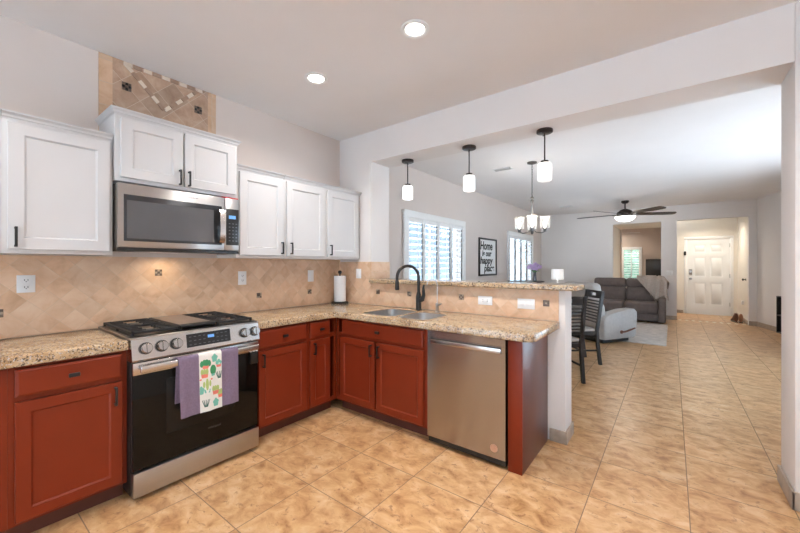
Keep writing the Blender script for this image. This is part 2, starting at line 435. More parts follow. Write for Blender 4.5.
# two entry halls behind the far wall
m = B((1.67, 11.05, 0), (1.83, 12.6, 2.6)); m.box((4.42, 11.05, 0), (4.57, 12.75, 2.75))
struct('wall_hall', m, 'cream')
m = B((1.83, 11.05, 2.405), (3.0, 12.6, 2.5)); m.box((3.0, 11.05, 2.62), (4.42, 12.75, 2.75)); struct('ceiling_hall', m, 'cream')
struct('wall_entry', wall_open('y', 12.6, 12.75, 2.86, 4.42, 0, 2.62, [(3.40, 4.29, 0, 2.04)]), 'cream')
m = wall_open('y', 14.2, 14.35, .4, 3.17, 0, 2.75, [(1.77, 2.21, .75, 1.85)])
m.box((.4, 12.6, 0), (.55, 14.2, 2.75)); m.box((3.02, 12.6, 0), (3.17, 14.2, 2.75)); m.box((.55, 12.6, 0), (1.86, 12.75, 2.75));  m.box((1.86, 12.6, 2.5), (2.86, 12.75, 2.75))
struct('wall_study', m, 'tan'); struct('ceiling_study', B((.4, 12.6, 2.75), (3.17, 14.35, 2.9)), 'ceil')
# baseboards
def bb(name, lo, hi): struct(name, B(lo, hi, .004), 'stone_base')
m = B((2.33, 2.845, 0), (2.452, 2.86, .095), .003); m.box((2.44, 2.845, 0), (2.454, 3.085, .095), .003); m.box((.6, 3.07, 0), (2.454, 3.085, .095), .003)
struct('baseboard_pony', m, 'stone_base')
m = B((3.593, 2.845, 0), (3.607, 3.185, .10), .003); m.box((3.593, 2.845, 0), (5.6, 2.86, .10), .003); m.box((3.607, 3.17, 0), (4.98, 3.185, .1), .003)
struct('baseboard_return', m, 'stone_base')
m = B((0, 10.886, 0), (1.86, 10.9, .10)); m.box((2.86, 10.886, 0), (3.17, 10.9, .10)); m.box((4.42, 10.886, 0), (4.55, 10.9, .10)); struct('baseboard_far', m, 'stone_base')
struct('baseboard_left', B((0, 3.17, 0), (.014, 10.9, .10)), 'stone_base')
m = MB(); m.prism([(4.536, 10.9), (4.966, 9.3), (4.98, 9.3), (4.55, 10.9)], 0, .10); struct('baseboard_right', m, 'stone_base')
m = B((3.17, 12.586, 0), (3.32, 12.6, .09)); m.box((4.36, 12.586, 0), (4.42, 12.6, .09)); m.box((4.406, 11.05, 0), (4.42, 12.6, .09)); struct('baseboard_entry', m, 'stone_base')
# pale mosaic border set in the floor at the entry
m = MB()
m.box((3.17, 11.14, -.001), (4.42, 11.16, .002), mi=1)
for k in range(10):
    x = 3.23 + k * .125; m.prism([(x - .042, 11.0), (x, 10.88), (x + .042, 11.0), (x, 11.12)], -.001, .003, mi=0)
struct('trim_1', m, ['border_tile', 'stone_base'])
# windows with plantation shutters
def shutter_window(name, y0, y1, z0, z1, npan, x=0.0):
    r = bpy.data.objects.new(name, None); COL.objects.link(r); r.location = (x, (y0 + y1) / 2, z0); r['kind'] = 'structure'
    m = MB(); t = .085
    m.box((-.15, y0, z0), (-.10, y1, z0 + .05)); m.box((-.15, y0, z1 - .05), (-.10, y1, z1)); m.box((-.15, y0, z0 + .05), (-.10, y0 + .05, z1 - .05)); m.box((-.15, y1 - .05, z0 + .05), (-.10, y1, z1 - .05)); m.box((-.145, (y0 + y1) / 2 - .02, z0 + .05), (-.129, (y0 + y1) / 2 + .02, z1 - .05))
    m.build('sash', 'trimwhite', r)
    B((-.128, y0 + .04, z0 + .04), (-.122, y1 - .04, z1 - .04)).build('pane', 'glass', r)
    m = MB()
    m.box((0, y0 - t, z1 - .01), (.045, y1 + t, z1 + .09), .008); m.box((0, y0 - t, z0 - .09), (.045, y1 + t, z0 + .01), .008)
    m.box((0, y0 - t, z0 + .01), (.045, y0 + .01, z1 - .01), .008); m.box((0, y1 - .01, z0 + .01), (.045, y1 + t, z1 - .01), .008)
    m.build('frame', 'trimwhite', r)
    w = (y1 - y0 - .02) / npan
    for k in range(npan):
        a, b = y0 + .01 + k * w + .002, y0 + .01 + (k + 1) * w - .002
        m = MB(); s = .036
        m.box((.008, a, z0 + .01), (.036, a + s, z1 - .01), .003); m.box((.008, b - s, z0 + .01), (.036, b, z1 - .01), .003)
        m.box((.008, a + s, z0 + .01), (.036, b - s, z0 + .08), .003); m.box((.008, a + s, z1 - .08), (.036, b - s, z1 - .01), .003)
        p = m.build('shutter_panel', 'trimwhite', r)
        m = MB(); n = max(3, int(round((z1 - z0 - .17) / .088))); st = (z1 - z0 - .17) / n
        for i in range(n):
            zc = z0 + .085 + st * (i + .5)
            R = Matrix.Translation((.022, 0, zc)) @ Matrix.Rotation(math.radians(-14), 4, 'Y')
            m.box((-.040, a + s + .002, -.005), (.040, b - s - .002, .005), .003, 1, mat=R)
        m.build('louvers', 'trimwhite', p)
        B((.058, (a + b) / 2 - .006, z0 + .1), (.068, (a + b) / 2 + .006, z1 - .1)).build('tilt_rod', 'trimwhite', p)
    return r
shutter_window('window_1', *W1, 4)
shutter_window('window_2', *W2, 4)
w3 = bpy.data.objects.new('window_3', None); COL.objects.link(w3); w3.location = (1.99, 14.2, .75); w3['kind'] = 'structure'
m = MB()
for lo, hi in (((1.69, 14.17, .76), (1.78, 14.2, 1.84)), ((2.20, 14.17, .76), (2.29, 14.2, 1.84)), ((1.69, 14.17, 1.84), (2.29, 14.2, 1.93)), ((1.69, 14.17, .67), (2.29, 14.2, .76)), ((1.975, 14.2, .75), (2.005, 14.23, 1.85))): m.box(lo, hi, .004)
m.build('frame', 'trimwhite', w3)
m = MB()
for k in range(13):
    R = Matrix.Translation((0, 14.24, .80 + k * .083)) @ Matrix.Rotation(math.radians(20), 4, 'X'); m.box((1.78, -.03, -.004), (2.20, .03, .004), mat=R)
m.build('louvers', 'trimwhite', w3)
B((1.77, 14.29, .75), (2.21, 14.296, 1.85)).build('pane', 'glass', w3)
# unseen glazed sliding doors, added to let daylight into both rooms
def slider(name, axis, p, a0, a1, z1):
    r = bpy.data.objects.new(name, None); COL.objects.link(r); r['kind'] = 'structure'
    def bx(m, u0, u1, w0, w1, d=.03, q=0): return m.box((p - d + q, u0, w0), (p + d + q, u1, w1)) if axis == 'x' else m.box((u0, p - d + q, w0), (u1, p + d + q, w1))
    m = MB(); n = 2 if a1 - a0 < 4 else 3; w = (a1 - a0) / n
    bx(m, a0, a1, z1 - .06, z1); bx(m, a0, a1, 0, .04)
    for k in range(n + 1): c = min(max(a0 + k * w, a0 + .04), a1 - .04); bx(m, c - .04, c + .04, .04, z1 - .06)
    m.build('door_frame', 'trimwhite', r)
    for k in range(n): m = MB(); bx(m, a0 + k * w + .07, a0 + (k + 1) * w - .07, .04, z1 - .06, .003); m.build('pane', 'glass', r)
slider('added_slider_living', 'x', 5.05, 4.0, 7.4, 2.2); slider('added_slider_back', 'y', -3.12, .7, 5.2, 2.2)
# front door
d1 = bpy.data.objects.new('door_1', None); COL.objects.link(d1); d1.location = (3.845, 12.6, 0); d1['kind'] = 'structure'
m = MB(); m.box((3.40, 12.60, -.001), (4.29, 12.72, .012)); m.box((3.345, 12.585, 0), (3.41, 12.62, 2.03), .004); m.box((4.28, 12.585, 0), (4.345, 12.62, 2.03), .004); m.box((3.345, 12.585, 2.03), (4.345, 12.62, 2.10), .004)
m.build('door_frame', 'trimwhite', d1)
FD = Fr((3.41, 12.66, 0), (1, 0, 0), (0, -1, 0))
m = MB(); DW_, t = .87, .045
xs = [0, .13, .40, .47, .74, .87]; zs = [.01, .25, .87, 1.00, 1.56, 1.66, 1.90, 2.03]
for i in range(5):
    for j in range(7):
        if i in (1, 3) and j in (1, 3, 5):
            L = [FD.loop(xs[i], xs[i + 1], zs[j], zs[j + 1], t), FD.loop(xs[i] + .02, xs[i + 1] - .02, zs[j] + .02, zs[j + 1] - .02, t - .014), FD.loop(xs[i] + .04, xs[i + 1] - .04, zs[j] + .04, zs[j + 1] - .04, t - .014), FD.loop(xs[i] + .055, xs[i + 1] - .055, zs[j] + .055, zs[j + 1] - .055, t - .004)]
            m.rings(L, False, True)
        else: m.rings([FD.loop(xs[i], xs[i + 1], zs[j], zs[j + 1], t)], False, True)
FD.box(m, 0, .87, .01, 2.03, 0, .028)
pd = m.build('door_panel', 'trimwhite', d1)
m = MB(); FD.box(m, .035, .105, 1.07, 1.22, .045, .07, .008); m.build('keypad_lock', 'knob', pd)
m = MB(); m.lathe([(.032, 0), (.032, -.01), (.012, -.012), (.012, -.04), (.03, -.05), (.033, -.065), (.02, -.08)], (3.48, 12.615, .96), 'y', 16); m.build('door_knob', 'knob', pd)
for z in (.25, 1.0, 1.8):
    m = MB(); FD.box(m, .862, .874, z, z + .1, .045, .056); m.build('hinge', 'nickel', pd)

# ------------------------------------------------------------------ backsplash
m = MB(); FX.box(m, -.6, 2.86, .915, 1.397, 0, .010)
o = m.build('backsplash', 'bs_x'); o['kind'] = 'structure'
m = MB(); FY.box(m, .010, 2.395, .915, 1.148, 0, .010); FY.box(m, .010, .49, 1.148, 1.373, 0, .010)
m.box((.49, 2.85, 1.188), (.50, 3.17, 1.373))
o = m.build('backsplash_bar', 'bs_y'); o['kind'] = 'structure'
def accent(fr, a, b, label, s=.047):
    m = MB(); q = s / 2
    rr = random.Random(int(a * 1000))
    for i in range(3):
        for j in range(3):
            x0, z0 = a - q + i * s / 3, b - q + j * s / 3
            fr.box(m, x0 + .001, x0 + s / 3 - .001, z0 + .001, z0 + s / 3 - .001, .010, .0145, mi=rr.choice([0, 0, 1]))
    fr.box(m, a - q, a + q, b - q, b + q, .009, .012, mi=0)
    o = m.build('accent_tile', ['mosaic', 'mosaic_l'], origin=fr(a, b - q, .01)); tag(o, label, 'tile', 'mosaic accent tiles in the backsplash')
accent(FX, .215, 1.062, 'small mosaic accent tile low on the backsplash left of the range')
accent(FX, 1.018, 1.282, 'small mosaic accent tile high on the backsplash under the microwave')
accent(FX, 1.837, 1.055, 'small mosaic accent tile below the outlet right of the range')
accent(FX, 2.419, 1.055, 'small mosaic accent tile left of the paper towel roll')
accent(FY, .60, 1.054, 'small mosaic accent tile on bar wall just right of the paper towel')
accent(FY, 1.009, 1.052, 'small mosaic accent tile behind the black faucet')
accent(FY, 1.581, 1.052, 'small mosaic accent tile on bar wall right of the filtered water tap')
accent(FY, 2.306, 1.045, 'small mosaic accent tile at the end of the bar wall')
# decorative panel above the microwave cabinet
m = MB(); PY0, PY1 = .668, 1.441
FX.box(m, PY0, .742, 2.2, 2.775, 0, .010, mi=1); FX.box(m, 1.375, PY1, 2.2, 2.775, 0, .010, mi=1); FX.box(m, .742, 1.375, 2.2, 2.775, 0, .009, mi=0)
def strip(p, q, n, m=m):
    p, q = Vector((0, *p)), Vector((0, *q))
    for k in range(n):
        a, b = p + (q - p) * (k / n + .008), p + (q - p) * ((k + 1) / n - .008)
        m.bar(a + Vector((.011, 0, 0)), b + Vector((.011, 0, 0)), .008, .026, mi=2 if k % 2 == 0 else 3, side=(1, 0, 0))
strip((.80, 2.758), (1.335, 2.758), 9); strip((.815, 2.755), (1.058, 2.512), 6); strip((1.058, 2.512), (1.30, 2.755), 6)
for yy in (.822, 1.30):
    for i in range(3):
        for j in range(3): FX.box(m, yy - .028 + i * .019, yy - .011 + i * .019, 2.572 + j * .019, 2.589 + j * .019, .008, .014, mi=4 if (i + j) % 2 == 0 else 5)
o = m.build('wall_tile_panel', ['panel_x', 'panel_b', 'lis_l', 'lis_d', 'mosaic', 'blackplastic'], origin=(0, 1.05, 2.3))
tag(o, 'decorative stone tile panel with V border above the microwave cabinet', 'tile panel')

# ------------------------------------------------------------------ cabinets
def upper(label, y0, y1, z0, z1, dep, doors, crown=True, ret=(True, True)):
    r = thing('wall_cabinet', label, 'cabinet', (0, (y0 + y1) / 2, z0))
    m = MB(); FX.box(m, y0 + .0003, y1 - .0003, z0, z1, .011 if z0 < 2.2 else .015, dep, .002); m.build('body', 'whitecab', r)
    if crown:
        m = MB(); R = []
        a0, a1 = y0 + .001, y1 - .001
        for dz, dc in ((.004, .002), (.012, .003), (.014, .008), (.025, .011), (.034, .020), (.037, .024), (.044, .024)):
            e0, e1 = (dc if ret[0] else 0), (dc if ret[1] else 0)
            R.append([FX(a0 - e0, z1 + dz - .02, .015), FX(a1 + e1, z1 + dz - .02, .015), FX(a1 + e1, z1 + dz - .02, dep + dc), FX(a0 - e0, z1 + dz - .02, dep + dc)])
        m.rings(R); m.build('crown_molding', 'whitecab', r, angle=25)
    for d0, d1, ha, hb in doors:
        m = MB(); FX.door(m, d0, d1, z0 + .022, z1 - .03, dep); d = m.build('door', 'whitecab', r, angle=20)
        m = MB(); FX.pull(m, ha, hb, dep + .02, .105); h = m.build('handle', 'black', d); h['label'] = 'black bar handle'
    return r
upper('white wall cabinet at the far left, left of the microwave', .205, .664, 1.40, 2.115, .335, [(.226, .648, .254, 1.487)], ret=(False, False))
upper('white wall cabinet cut off by the left edge of the photo', -.50, .205, 1.40, 2.115, .335, [(-.475, -.155, -.18, 1.487), (-.145, .135, -.12, 1.487)], ret=(False, False))
upper('short white wall cabinet with two doors above the microwave', .668, 1.441, 1.862, 2.285, .36, [(.693, 1.046, 1.022, 1.94), (1.056, 1.418, 1.08, 1.94)])
upper('single door white wall cabinet just right of the microwave', 1.445, 1.878, 1.397, 2.115, .335, [(1.466, 1.868, 1.845, 1.487)], ret=(False, False))
upper('white wall cabinet with two doors nearest the bar opening', 1.880, 2.845, 1.397, 2.115, .335, [(1.90, 2.335, 1.94, 1.487), (2.372, 2.81, 2.405, 1.487)], ret=(False, True))

CF = .60   # carcass front depth
def base_body(fr, r, a0, a1, mat='redcab', c0=.012, hollow=True):
    m = MB(); fw = .03
    fr.box(m, a0, a0 + .016, .1, .874, c0, CF - .018); fr.box(m, a1 - .016, a1, .1, .874, c0, CF - .018)
    fr.box(m, a0 + .016, a1 - .016, .1, .116, c0, CF - .018); fr.box(m, a0 + .016, a1 - .016, .116, .874, c0, c0 + .012)
    fr.box(m, a0, a1, .1, .135, CF - .018, CF); fr.box(m, a0, a1, .845, .874, CF - .018, CF); fr.box(m, a0 + fw, a1 - fw, .69, .725, CF - .018, CF)
    fr.box(m, a0, a0 + fw, .135, .845, CF - .018, CF); fr.box(m, a1 - fw, a1, .135, .845, CF - .018, CF)
    m.build('body', mat, r)
    m = MB(); fr.box(m, a0, a1, 0, .1, c0, CF - .075); m.build('toe_kick', 'toe', r)
def bdoor(fr, r, a0, a1, ha, hz, z0=.118, z1=.688):
    m = MB(); fr.door(m, a0, a1, z0, z1, CF, .02, .052, .008); d = m.build('door', 'redcab', r, angle=20)
    m = MB(); fr.pull(m, ha, hz, CF + .02, .10); m.build('handle', 'black', d)['label'] = 'black bar handle'
def bdrawer(fr, r, a0, a1, knob=True, z0=.712, z1=.842):
    m = MB(); fr.door(m, a0, a1, z0, z1, CF, .018, slab=True); d = m.build('drawer', 'redcab', r, angle=20)
    if knob:
        m = MB(); a, b = (a0 + a1) / 2, (z0 + z1) / 2
        fr.box(m, a - .006, a + .006, b - .006, b + .006, CF + .018, CF + .036); fr.box(m, a - .022, a + .022, b - .010, b + .010, CF + .034, CF + .048, .003)
        m.build('knob', 'black', d)['label'] = 'black square knob'
r = thing('base_cabinet', 'red base cabinet with drawer and door, left of the range', 'cabinet', (0, .43, 0))
base_body(FX, r, .205, .664); bdoor(FX, r, .228, .640, .606, .615); bdrawer(FX, r, .228, .640)
r = thing('base_cabinet', 'red base cabinet cut off by the left edge of the photo', 'cabinet', (0, -.2, 0))
base_body(FX, r, -.6, .2045); bdoor(FX, r, -.575, -.2, -.23, .615); bdoor(FX, r, -.19, .145, -.16, .615); bdrawer(FX, r, -.575, -.2); bdrawer(FX, r, -.19, .145)
r = thing('base_cabinet', 'wider red base cabinet with drawer and door, just right of the range', 'cabinet', (0, 1.69, 0))
base_body(FX, r, 1.436, 1.928); bdoor(FX, r, 1.470, 1.910, 1.503, .615); bdrawer(FX, r, 1.470, 1.910)
r = thing('base_cabinet', 'narrow red base cabinet with drawer and door in the corner', 'cabinet', (0, 2.09, 0))
base_body(FX, r, 1.930, 2.2585); bdoor(FX, r, 1.948, 2.170, 1.985, .615); bdrawer(FX, r, 1.948, 2.170)
r = thing('sink_cabinet', 'red sink base cabinet with two doors and wide false front', 'cabinet', (1.11, 2.86, 0))
base_body(FY, r, .603, 1.606); bdoor(FY, r, .665, 1.085, 1.052, .615); bdoor(FY, r, 1.105, 1.578, 1.138, .615); bdrawer(FY, r, .69, 1.575)
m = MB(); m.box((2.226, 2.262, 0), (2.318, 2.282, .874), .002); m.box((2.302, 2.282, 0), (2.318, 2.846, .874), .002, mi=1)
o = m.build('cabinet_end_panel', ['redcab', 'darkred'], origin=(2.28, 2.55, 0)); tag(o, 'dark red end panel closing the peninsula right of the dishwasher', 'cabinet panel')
# countertops
m = MB(); m.prism([(.0104, -.6), (.638, -.6), (.638, .661), (.0104, .661)], .875, .914, .010, ends='top')
m.prism([(.6225, -.6), (.638, -.6), (.638, .661), (.6225, .661)], .860, .875, .006, ends='bottom')
tag(m.build('countertop', 'granite', origin=(.3, 0, .875)), 'speckled granite countertop left of the range', 'countertop')
P = [(.0104, 1.436), (.638, 1.436), (.638, 2.16), (.648, 2.195), (.68, 2.212)]
P += [(2.33, 2.212), (2.365, 2.222), (2.39, 2.246), (2.402, 2.28), (2.402, 2.8496), (.0104, 2.8496)]
hl = rrect(.885, 1.235, 2.286, 2.705, .06); hr = rrect(1.262, 1.565, 2.286, 2.675, .06)
m = MB(); m.prism(P, .875, .914, .010, holes=[hl[::-1], hr[::-1]], ends='top')
m.prism([(.6225, 1.436), (.638, 1.436), (.638, 2.16), (.648, 2.195), (.68, 2.212), (2.33, 2.212), (2.365, 2.222), (2.39, 2.246), (2.402, 2.28), (2.402, 2.8496), (2.375, 2.8496), (2.375, 2.28), (2.36, 2.25), (2.33, 2.238), (.70, 2.238), (.64, 2.22), (.6225, 2.17)], .860, .875, .006, ends='bottom')
tag(m.build('countertop', 'granite', origin=(.7, 2.2, .875)), 'speckled granite countertop running around the corner with the sink', 'countertop')
m = MB(); bar = rrect(.50, 2.535, 2.785, 3.115, .05); m.prism(bar, 1.150, 1.189, .010)
tag(m.build('bar_top', 'granite', origin=(1.5, 2.95, 1.15)), 'raised granite bar top on the tiled half wall', 'bar top')

# ------------------------------------------------------------------ sink and taps
r = thing('kitchen_sink', 'double bowl stainless steel sink set in the granite', 'sink', (1.24, 2.49, .72))
for (x0, x1, y0, y1, zb) in ((.885, 1.235, 2.286, 2.705, .70), (1.262, 1.565, 2.286, 2.675, .74)):
    R = []
    for d, z, rr in ((0, .9, .06), (.0008, .9105, .06), (.0022, .9105, .06), (.006, zb + .05, .06), (.018, zb + .015, .06), (.05, zb, .05)):
        R.append([(x, y, z) for x, y in rrect(x0 + d, x1 - d, y0 + d, y1 - d, max(.01, rr))])
    m = MB(); m.rings(R[1:], False, True); b = m.build('bowl', 'sink', r)
    m = MB(); m.lathe([(.05, zb + .001), (.048, zb + .004), (.03, zb + .004), (.028, zb + .002)], ((x0 + x1) / 2, (y0 + y1) / 2, 0)); m.build('drain', 'chrome', b)
def arc(c, r, a0, a1, n, dirv):
    return [Vector(c) + Vector(dirv) * r * math.cos(math.radians(a0 + (a1 - a0) * k / n)) + Vector((0, 0, 1)) * r * math.sin(math.radians(a0 + (a1 - a0) * k / n)) for k in range(n + 1)]
fx, fy = 1.185, 2.755
r = thing('kitchen_faucet', 'tall matte black gooseneck faucet behind the sink', 'faucet', (fx, fy, .914))
m = MB(); m.lathe([(.029, .9145), (.029, .925), (.026, .935), (.026, 1.04), (.021, 1.065), (.0155, 1.085)], (fx, fy, 0)); m.build('base', 'black', r)
dv = Vector((-.52, -.85, 0)).normalized(); R_ = .108
pts = [Vector((fx, fy, 1.07)), Vector((fx, fy, 1.15))] + arc(Vector((fx, fy, 1.222)) + dv * R_, R_, 180, 0, 14, dv)
e = pts[-1]; m = MB(); m.tube(pts + [e + Vector((0, 0, -.03))], .0135, 14); m.build('spout', 'black', r)
m = MB(); m.lathe([(.0145, 0), (.018, -.012), (.020, -.075), (.017, -.085)], e + Vector((0, 0, -.028)), 'z', 16); m.build('spray_head', 'black', r)
m = MB(); hd = Vector((.85, -.1, 0)).normalized(); o_ = Vector((fx, fy, 1.0))
m.tube([o_, o_ + hd * .045 + Vector((0, 0, .018)), o_ + hd * .062 + Vector((0, 0, .06)), o_ + hd * .058 + Vector((0, 0, .13)), o_ + hd * .066 + Vector((0, 0, .155))], [.023, .022, .016, .010, .006], 12); m.build('lever', 'black', r)
tx, ty = 1.40, 2.735
r = thing('water_filter_tap', 'slim chrome filtered water tap right of the black faucet', 'faucet', (tx, ty, .914))
m = MB(); m.lathe([(.022, .9145), (.022, .921), (.014, .926), (.014, .975), (.016, .985), (.012, .999)], (tx, ty, 0), n=16); m.build('base', 'tapmetal', r)
dv2 = Vector((-.85, -.5, 0)).normalized()
pts = [Vector((tx, ty, .99)), Vector((tx, ty, 1.15))] + arc(Vector((tx, ty, 1.165)) + dv2 * .045, .045, 180, 20, 8, dv2)
m = MB(); m.tube(pts + [pts[-1] + Vector((0, 0, -.02)) + dv2 * .004], .0036, 8); m.build('spout', 'tapmetal', r)
m = MB(); m.tube([(tx, ty, .97), (tx + .03, ty - .01, .985), (tx + .052, ty - .015, .995)], [.008, .007, .005], 8); m.build('lever', 'tapmetal', r)
# paper towel
px, py = .155, 2.72
r = thing('paper_towel_holder', 'black paper towel stand in the corner of the counter', 'paper towel holder', (px, py, .914))
m = MB(); m.lathe([(.094, .9145), (.094, .926), (.086, .934), (.01, .936)], (px, py, 0), n=28); m.build('base', 'black', r)
m = MB(); m.lathe([(.008, .935), (.008, 1.235), (.006, 1.238), (.018, 1.246), (.022, 1.26), (.016, 1.274), (.004, 1.279)], (px, py, 0), n=16); m.build('post', 'black', r)
m = MB(); m.lathe([(.021, .938), (.064, .938), (.066, .942), (.066, 1.214), (.064, 1.219), (.021, 1.219)], (px, py, 0), n=32, cap0=False, cap1=False); m.rings([[(px + .021 * math.cos(2 * PI * k / 32), py + .021 * math.sin(2 * PI * k / 32), z) for k in range(32)] for z in (.938, 1.219)], False, False)
tag(m.build('paper_towel_roll', 'paper', origin=(px, py, .938)), 'white paper towel roll on the black stand in the corner', 'paper towel')

# ------------------------------------------------------------------ outlets and switches
def wallplate(fr, a, b, w, h, kind, label, c=.010, name='outlet'):
    r = thing(name, label, 'switch' if 'switch' in name else 'outlet', fr(a, b - h / 2, c))
    m = MB(); fr.box(m, a - w / 2, a + w / 2, b - h / 2, b + h / 2, c, c + .006, .002); m.build('plate', 'plate', r)
    if kind == 'duplex':
        for s in (-1, 1):
            m = MB(); bz = b + s * .021
            fr.box(m, a - .016, a + .016, bz - .014, bz + .014, c + .005, c + .009, .003)
            f = m.build('socket', 'plate', r); m = MB()
            for q in (-.007, .007): fr.box(m, a + q - .0015, a + q + .0015, bz - .003, bz + .007, c + .008, c + .0095)
            fr.box(m, a - .003, a + .003, bz - .010, bz - .006, c + .008, c + .0095); m.build('slots', 'slot', f)
    elif kind == 'hduplex':
        for s in (-1, 1):
            m = MB(); az = a + s * .021
            fr.box(m, az - .014, az + .014, b - .016, b + .016, c + .005, c + .009, .003)
            f = m.build('socket', 'plate', r); m = MB()
            for q in (-.007, .007): fr.box(m, az - .003, az + .007, b + q - .0015, b + q + .0015, c + .008, c + .0095)
            m.build('slots', 'slot', f)
    elif kind == 'rocker':
        m = MB(); fr.box(m, a - .017, a + .017, b - .033, b + .033, c + .005, c + .010, .003); m.build('rocker', 'plate', r)
    elif kind == 'rocker2':
        for s in (-1, 1):
            m = MB(); fr.box(m, a + s * .023 - .016, a + s * .023 + .016, b - .033, b + .033, c + .005, c + .010, .003); m.build('rocker', 'plate', r)
    elif kind == 'hrocker2':
        for s in (-1, 1):
            m = MB(); fr.box(m, a + s * .03 - .024, a + s * .03 + .024, b - .016, b + .016, c + .005, c + .010, .003); m.build('rocker', 'plate', r)
    return r
wallplate(FX, .329, 1.227, .078, .104, 'duplex', 'white outlet on the backsplash under the left wall cabinet')
wallplate(FX, 1.672, 1.222, .076, .122, 'duplex', 'white outlet on the backsplash just right of the microwave')
wallplate(FX, 2.433, 1.222, .074, .122, 'rocker', 'white switch plate left of the paper towel roll', name='light_switch')
wallplate(FY, .318, 1.243, .074, .105, 'rocker', 'white switch plate on short wall right of the paper towel roll', name='light_switch')
wallplate(FY, 1.808, 1.036, .128, .074, 'hduplex', 'white sideways outlet on the bar wall right of the water tap')
wallplate(FY, 2.153, 1.030, .135, .080, 'hrocker2', 'wide white switch plate on the bar wall above the dishwasher end', name='light_switch')
FF = Fr((0, 10.9, 0), (1, 0, 0), (0, -1, 0))
wallplate(FF, 3.03, 1.14, .12, .12, 'rocker2', 'white double switch plate on far wall beside the entry opening', c=0, name='light_switch')

# ------------------------------------------------------------------ microwave
r = thing('microwave', 'stainless steel over range microwave under the short white cabinet', 'microwave', (0, 1.054, 1.43))
y0, y1, z0, z1 = .672, 1.437, 1.432, 1.845
m = MB(); FX.box(m, y0, y1, z0, z1, .012, .372, .004); m.build('body', 'steeldw', r)
m = MB(); FX.box(m, y0, 1.322, z0 + .018, z1, .374, .402, .004); dr = m.build('door', 'steel', r)
m = MB(); FX.box(m, y0 + .03, 1.300, 1.488, 1.776, .400, .4045, .001); bz = m.build('window_frame', 'mwbezel', dr)
m = MB(); FX.box(m, y0 + .045, 1.240, 1.505, 1.742, .404, .4055); m.build('window', 'mwglass', bz)
m = MB()
hp = [(1.500, .405), (1.505, .43), (1.53, .446), (1.62, .452), (1.72, .446), (1.745, .43), (1.75, .405)]
m.rings([[(c, 1.268, z - .0), (c, 1.306, z), (c - .012, 1.306, z), (c - .012, 1.268, z)] for z, c in hp]); m.build('handle', 'steelh', dr)
m = MB(); FX.box(m, 1.325, y1, z0 + .018, z1, .374, .402, .004); cp = m.build('control_panel', 'steel', r)
m = MB(); FX.box(m, 1.332, 1.430, 1.49, 1.765, .401, .4045, .001); kp = m.build('keypad', 'blackplastic', cp)
m = MB(); FX.box(m, 1.352, 1.405, 1.69, 1.715, .404, .4055); m.build('display', 'blue_led', cp)
for i in range(3):
    for j in range(6):
        m = MB(); FX.box(m, 1.352 + i * .026, 1.364 + i * .026, 1.52 + j * .026, 1.526 + j * .026, .404, .4052); m.build('key', 'key', cp)
m = MB(); FX.box(m, y0 + .002, y1 - .002, z0 - .006, z0 + .015, .20, .394, .002); m.build('vent_grille', 'blackplastic', r)
m = MB(); FX.box(m, .95, 1.12, z0 - .003, z0 + .001, .06, .12); m.build('light_lens', 'lampshade', r)
def text_mesh(txt, size, ext=.001, bold=0, shear=0):
    cu = bpy.data.curves.new('text', 'FONT'); cu.body = txt; cu.size = size; cu.extrude = ext; cu.offset = bold; cu.shear = shear; cu.align_x = 'CENTER'
    o = bpy.data.objects.new('text', cu); COL.objects.link(o)
    dg = bpy.context.evaluated_depsgraph_get(); me = bpy.data.meshes.new_from_object(o.evaluated_get(dg))
    bpy.data.objects.remove(o); return me
def place_text(name, txt, size, mat, origin, A, N, parent, ext=.0008, bold=0, shear=0, sx=1):
    me = text_mesh(txt, size, ext, bold, shear); me.name = name
    A, N = Vector(A).normalized(), Vector(N).normalized(); U = N.cross(A)
    Mx = Matrix(((A.x * sx, U.x, N.x, 0), (A.y * sx, U.y, N.y, 0), (A.z * sx, U.z, N.z, 0), (0, 0, 0, 1)))
    me.transform(Matrix.Translation(Vector(origin) - (WLOC(parent) if parent else Vector())) @ Mx)
    me.materials.clear(); me.materials.append(M[mat])
    o = bpy.data.objects.new(name, me); COL.objects.link(o); o.parent = parent; return o
place_text('logo', 'Whirlpool', .016, 'key', (.4025, 1.10, 1.806), (0, 1, 0), (1, 0, 0), dr, .0006)
m = MB(); m.box((.36, 1.31, 1.8465), (.397, 1.43, 1.8535), .001)
tag(m.build('tape_strip', 'red', origin=(.378, 1.37, 1.8465)), 'thin red strip lying on top of the microwave', 'strip')

# ------------------------------------------------------------------ range
r = thing('gas_range', 'stainless steel slide in gas range with black oven glass', 'range', (.36, 1.05, 0))
y0, y1 = .668, 1.430; ym = (y0 + y1) / 2
m = MB(); m.box((.02, y0, .03), (.64, y1, .895), .002); m.build('body', 'blackplastic', r)
for a in (y0 + .04, y1 - .04):
    for x in (.08, .6): m = MB().lathe([(.018, 0), (.018, .032)], (x, a, 0), n=12); m.build('foot', 'blackplastic', r)
m = MB(); m.box((.02, y0 - .006, .915), (.668, y1 + .006, .928), .003); m.box((.012, y0 + .002, .895), (.63, y1 - .002, .915)); m.box((.03, y0 + .012, .9275), (.63, y1 - .012, .930), mi=1)
ct = m.build('cooktop', ['steel', 'blackplastic'], r)
m = MB()  # sloped control panel
R = []
for a in (y0 - .003, y1 + .003): R.append([(.60, a, .793), (.682, a, .793), (.690, a, .803), (.668, a, .918), (.655, a, .928), (.60, a, .928)])
m.rings(R); cp = m.build('control_panel', 'steelh', r)
nrm = Vector((.115, 0, .022)).normalized(); upv = Vector((-.022, 0, .115)).normalized()
def onpanel(y, z, d=0): return Vector((.690 - .022 * (z - .803) / .115, y, z)) + nrm * d
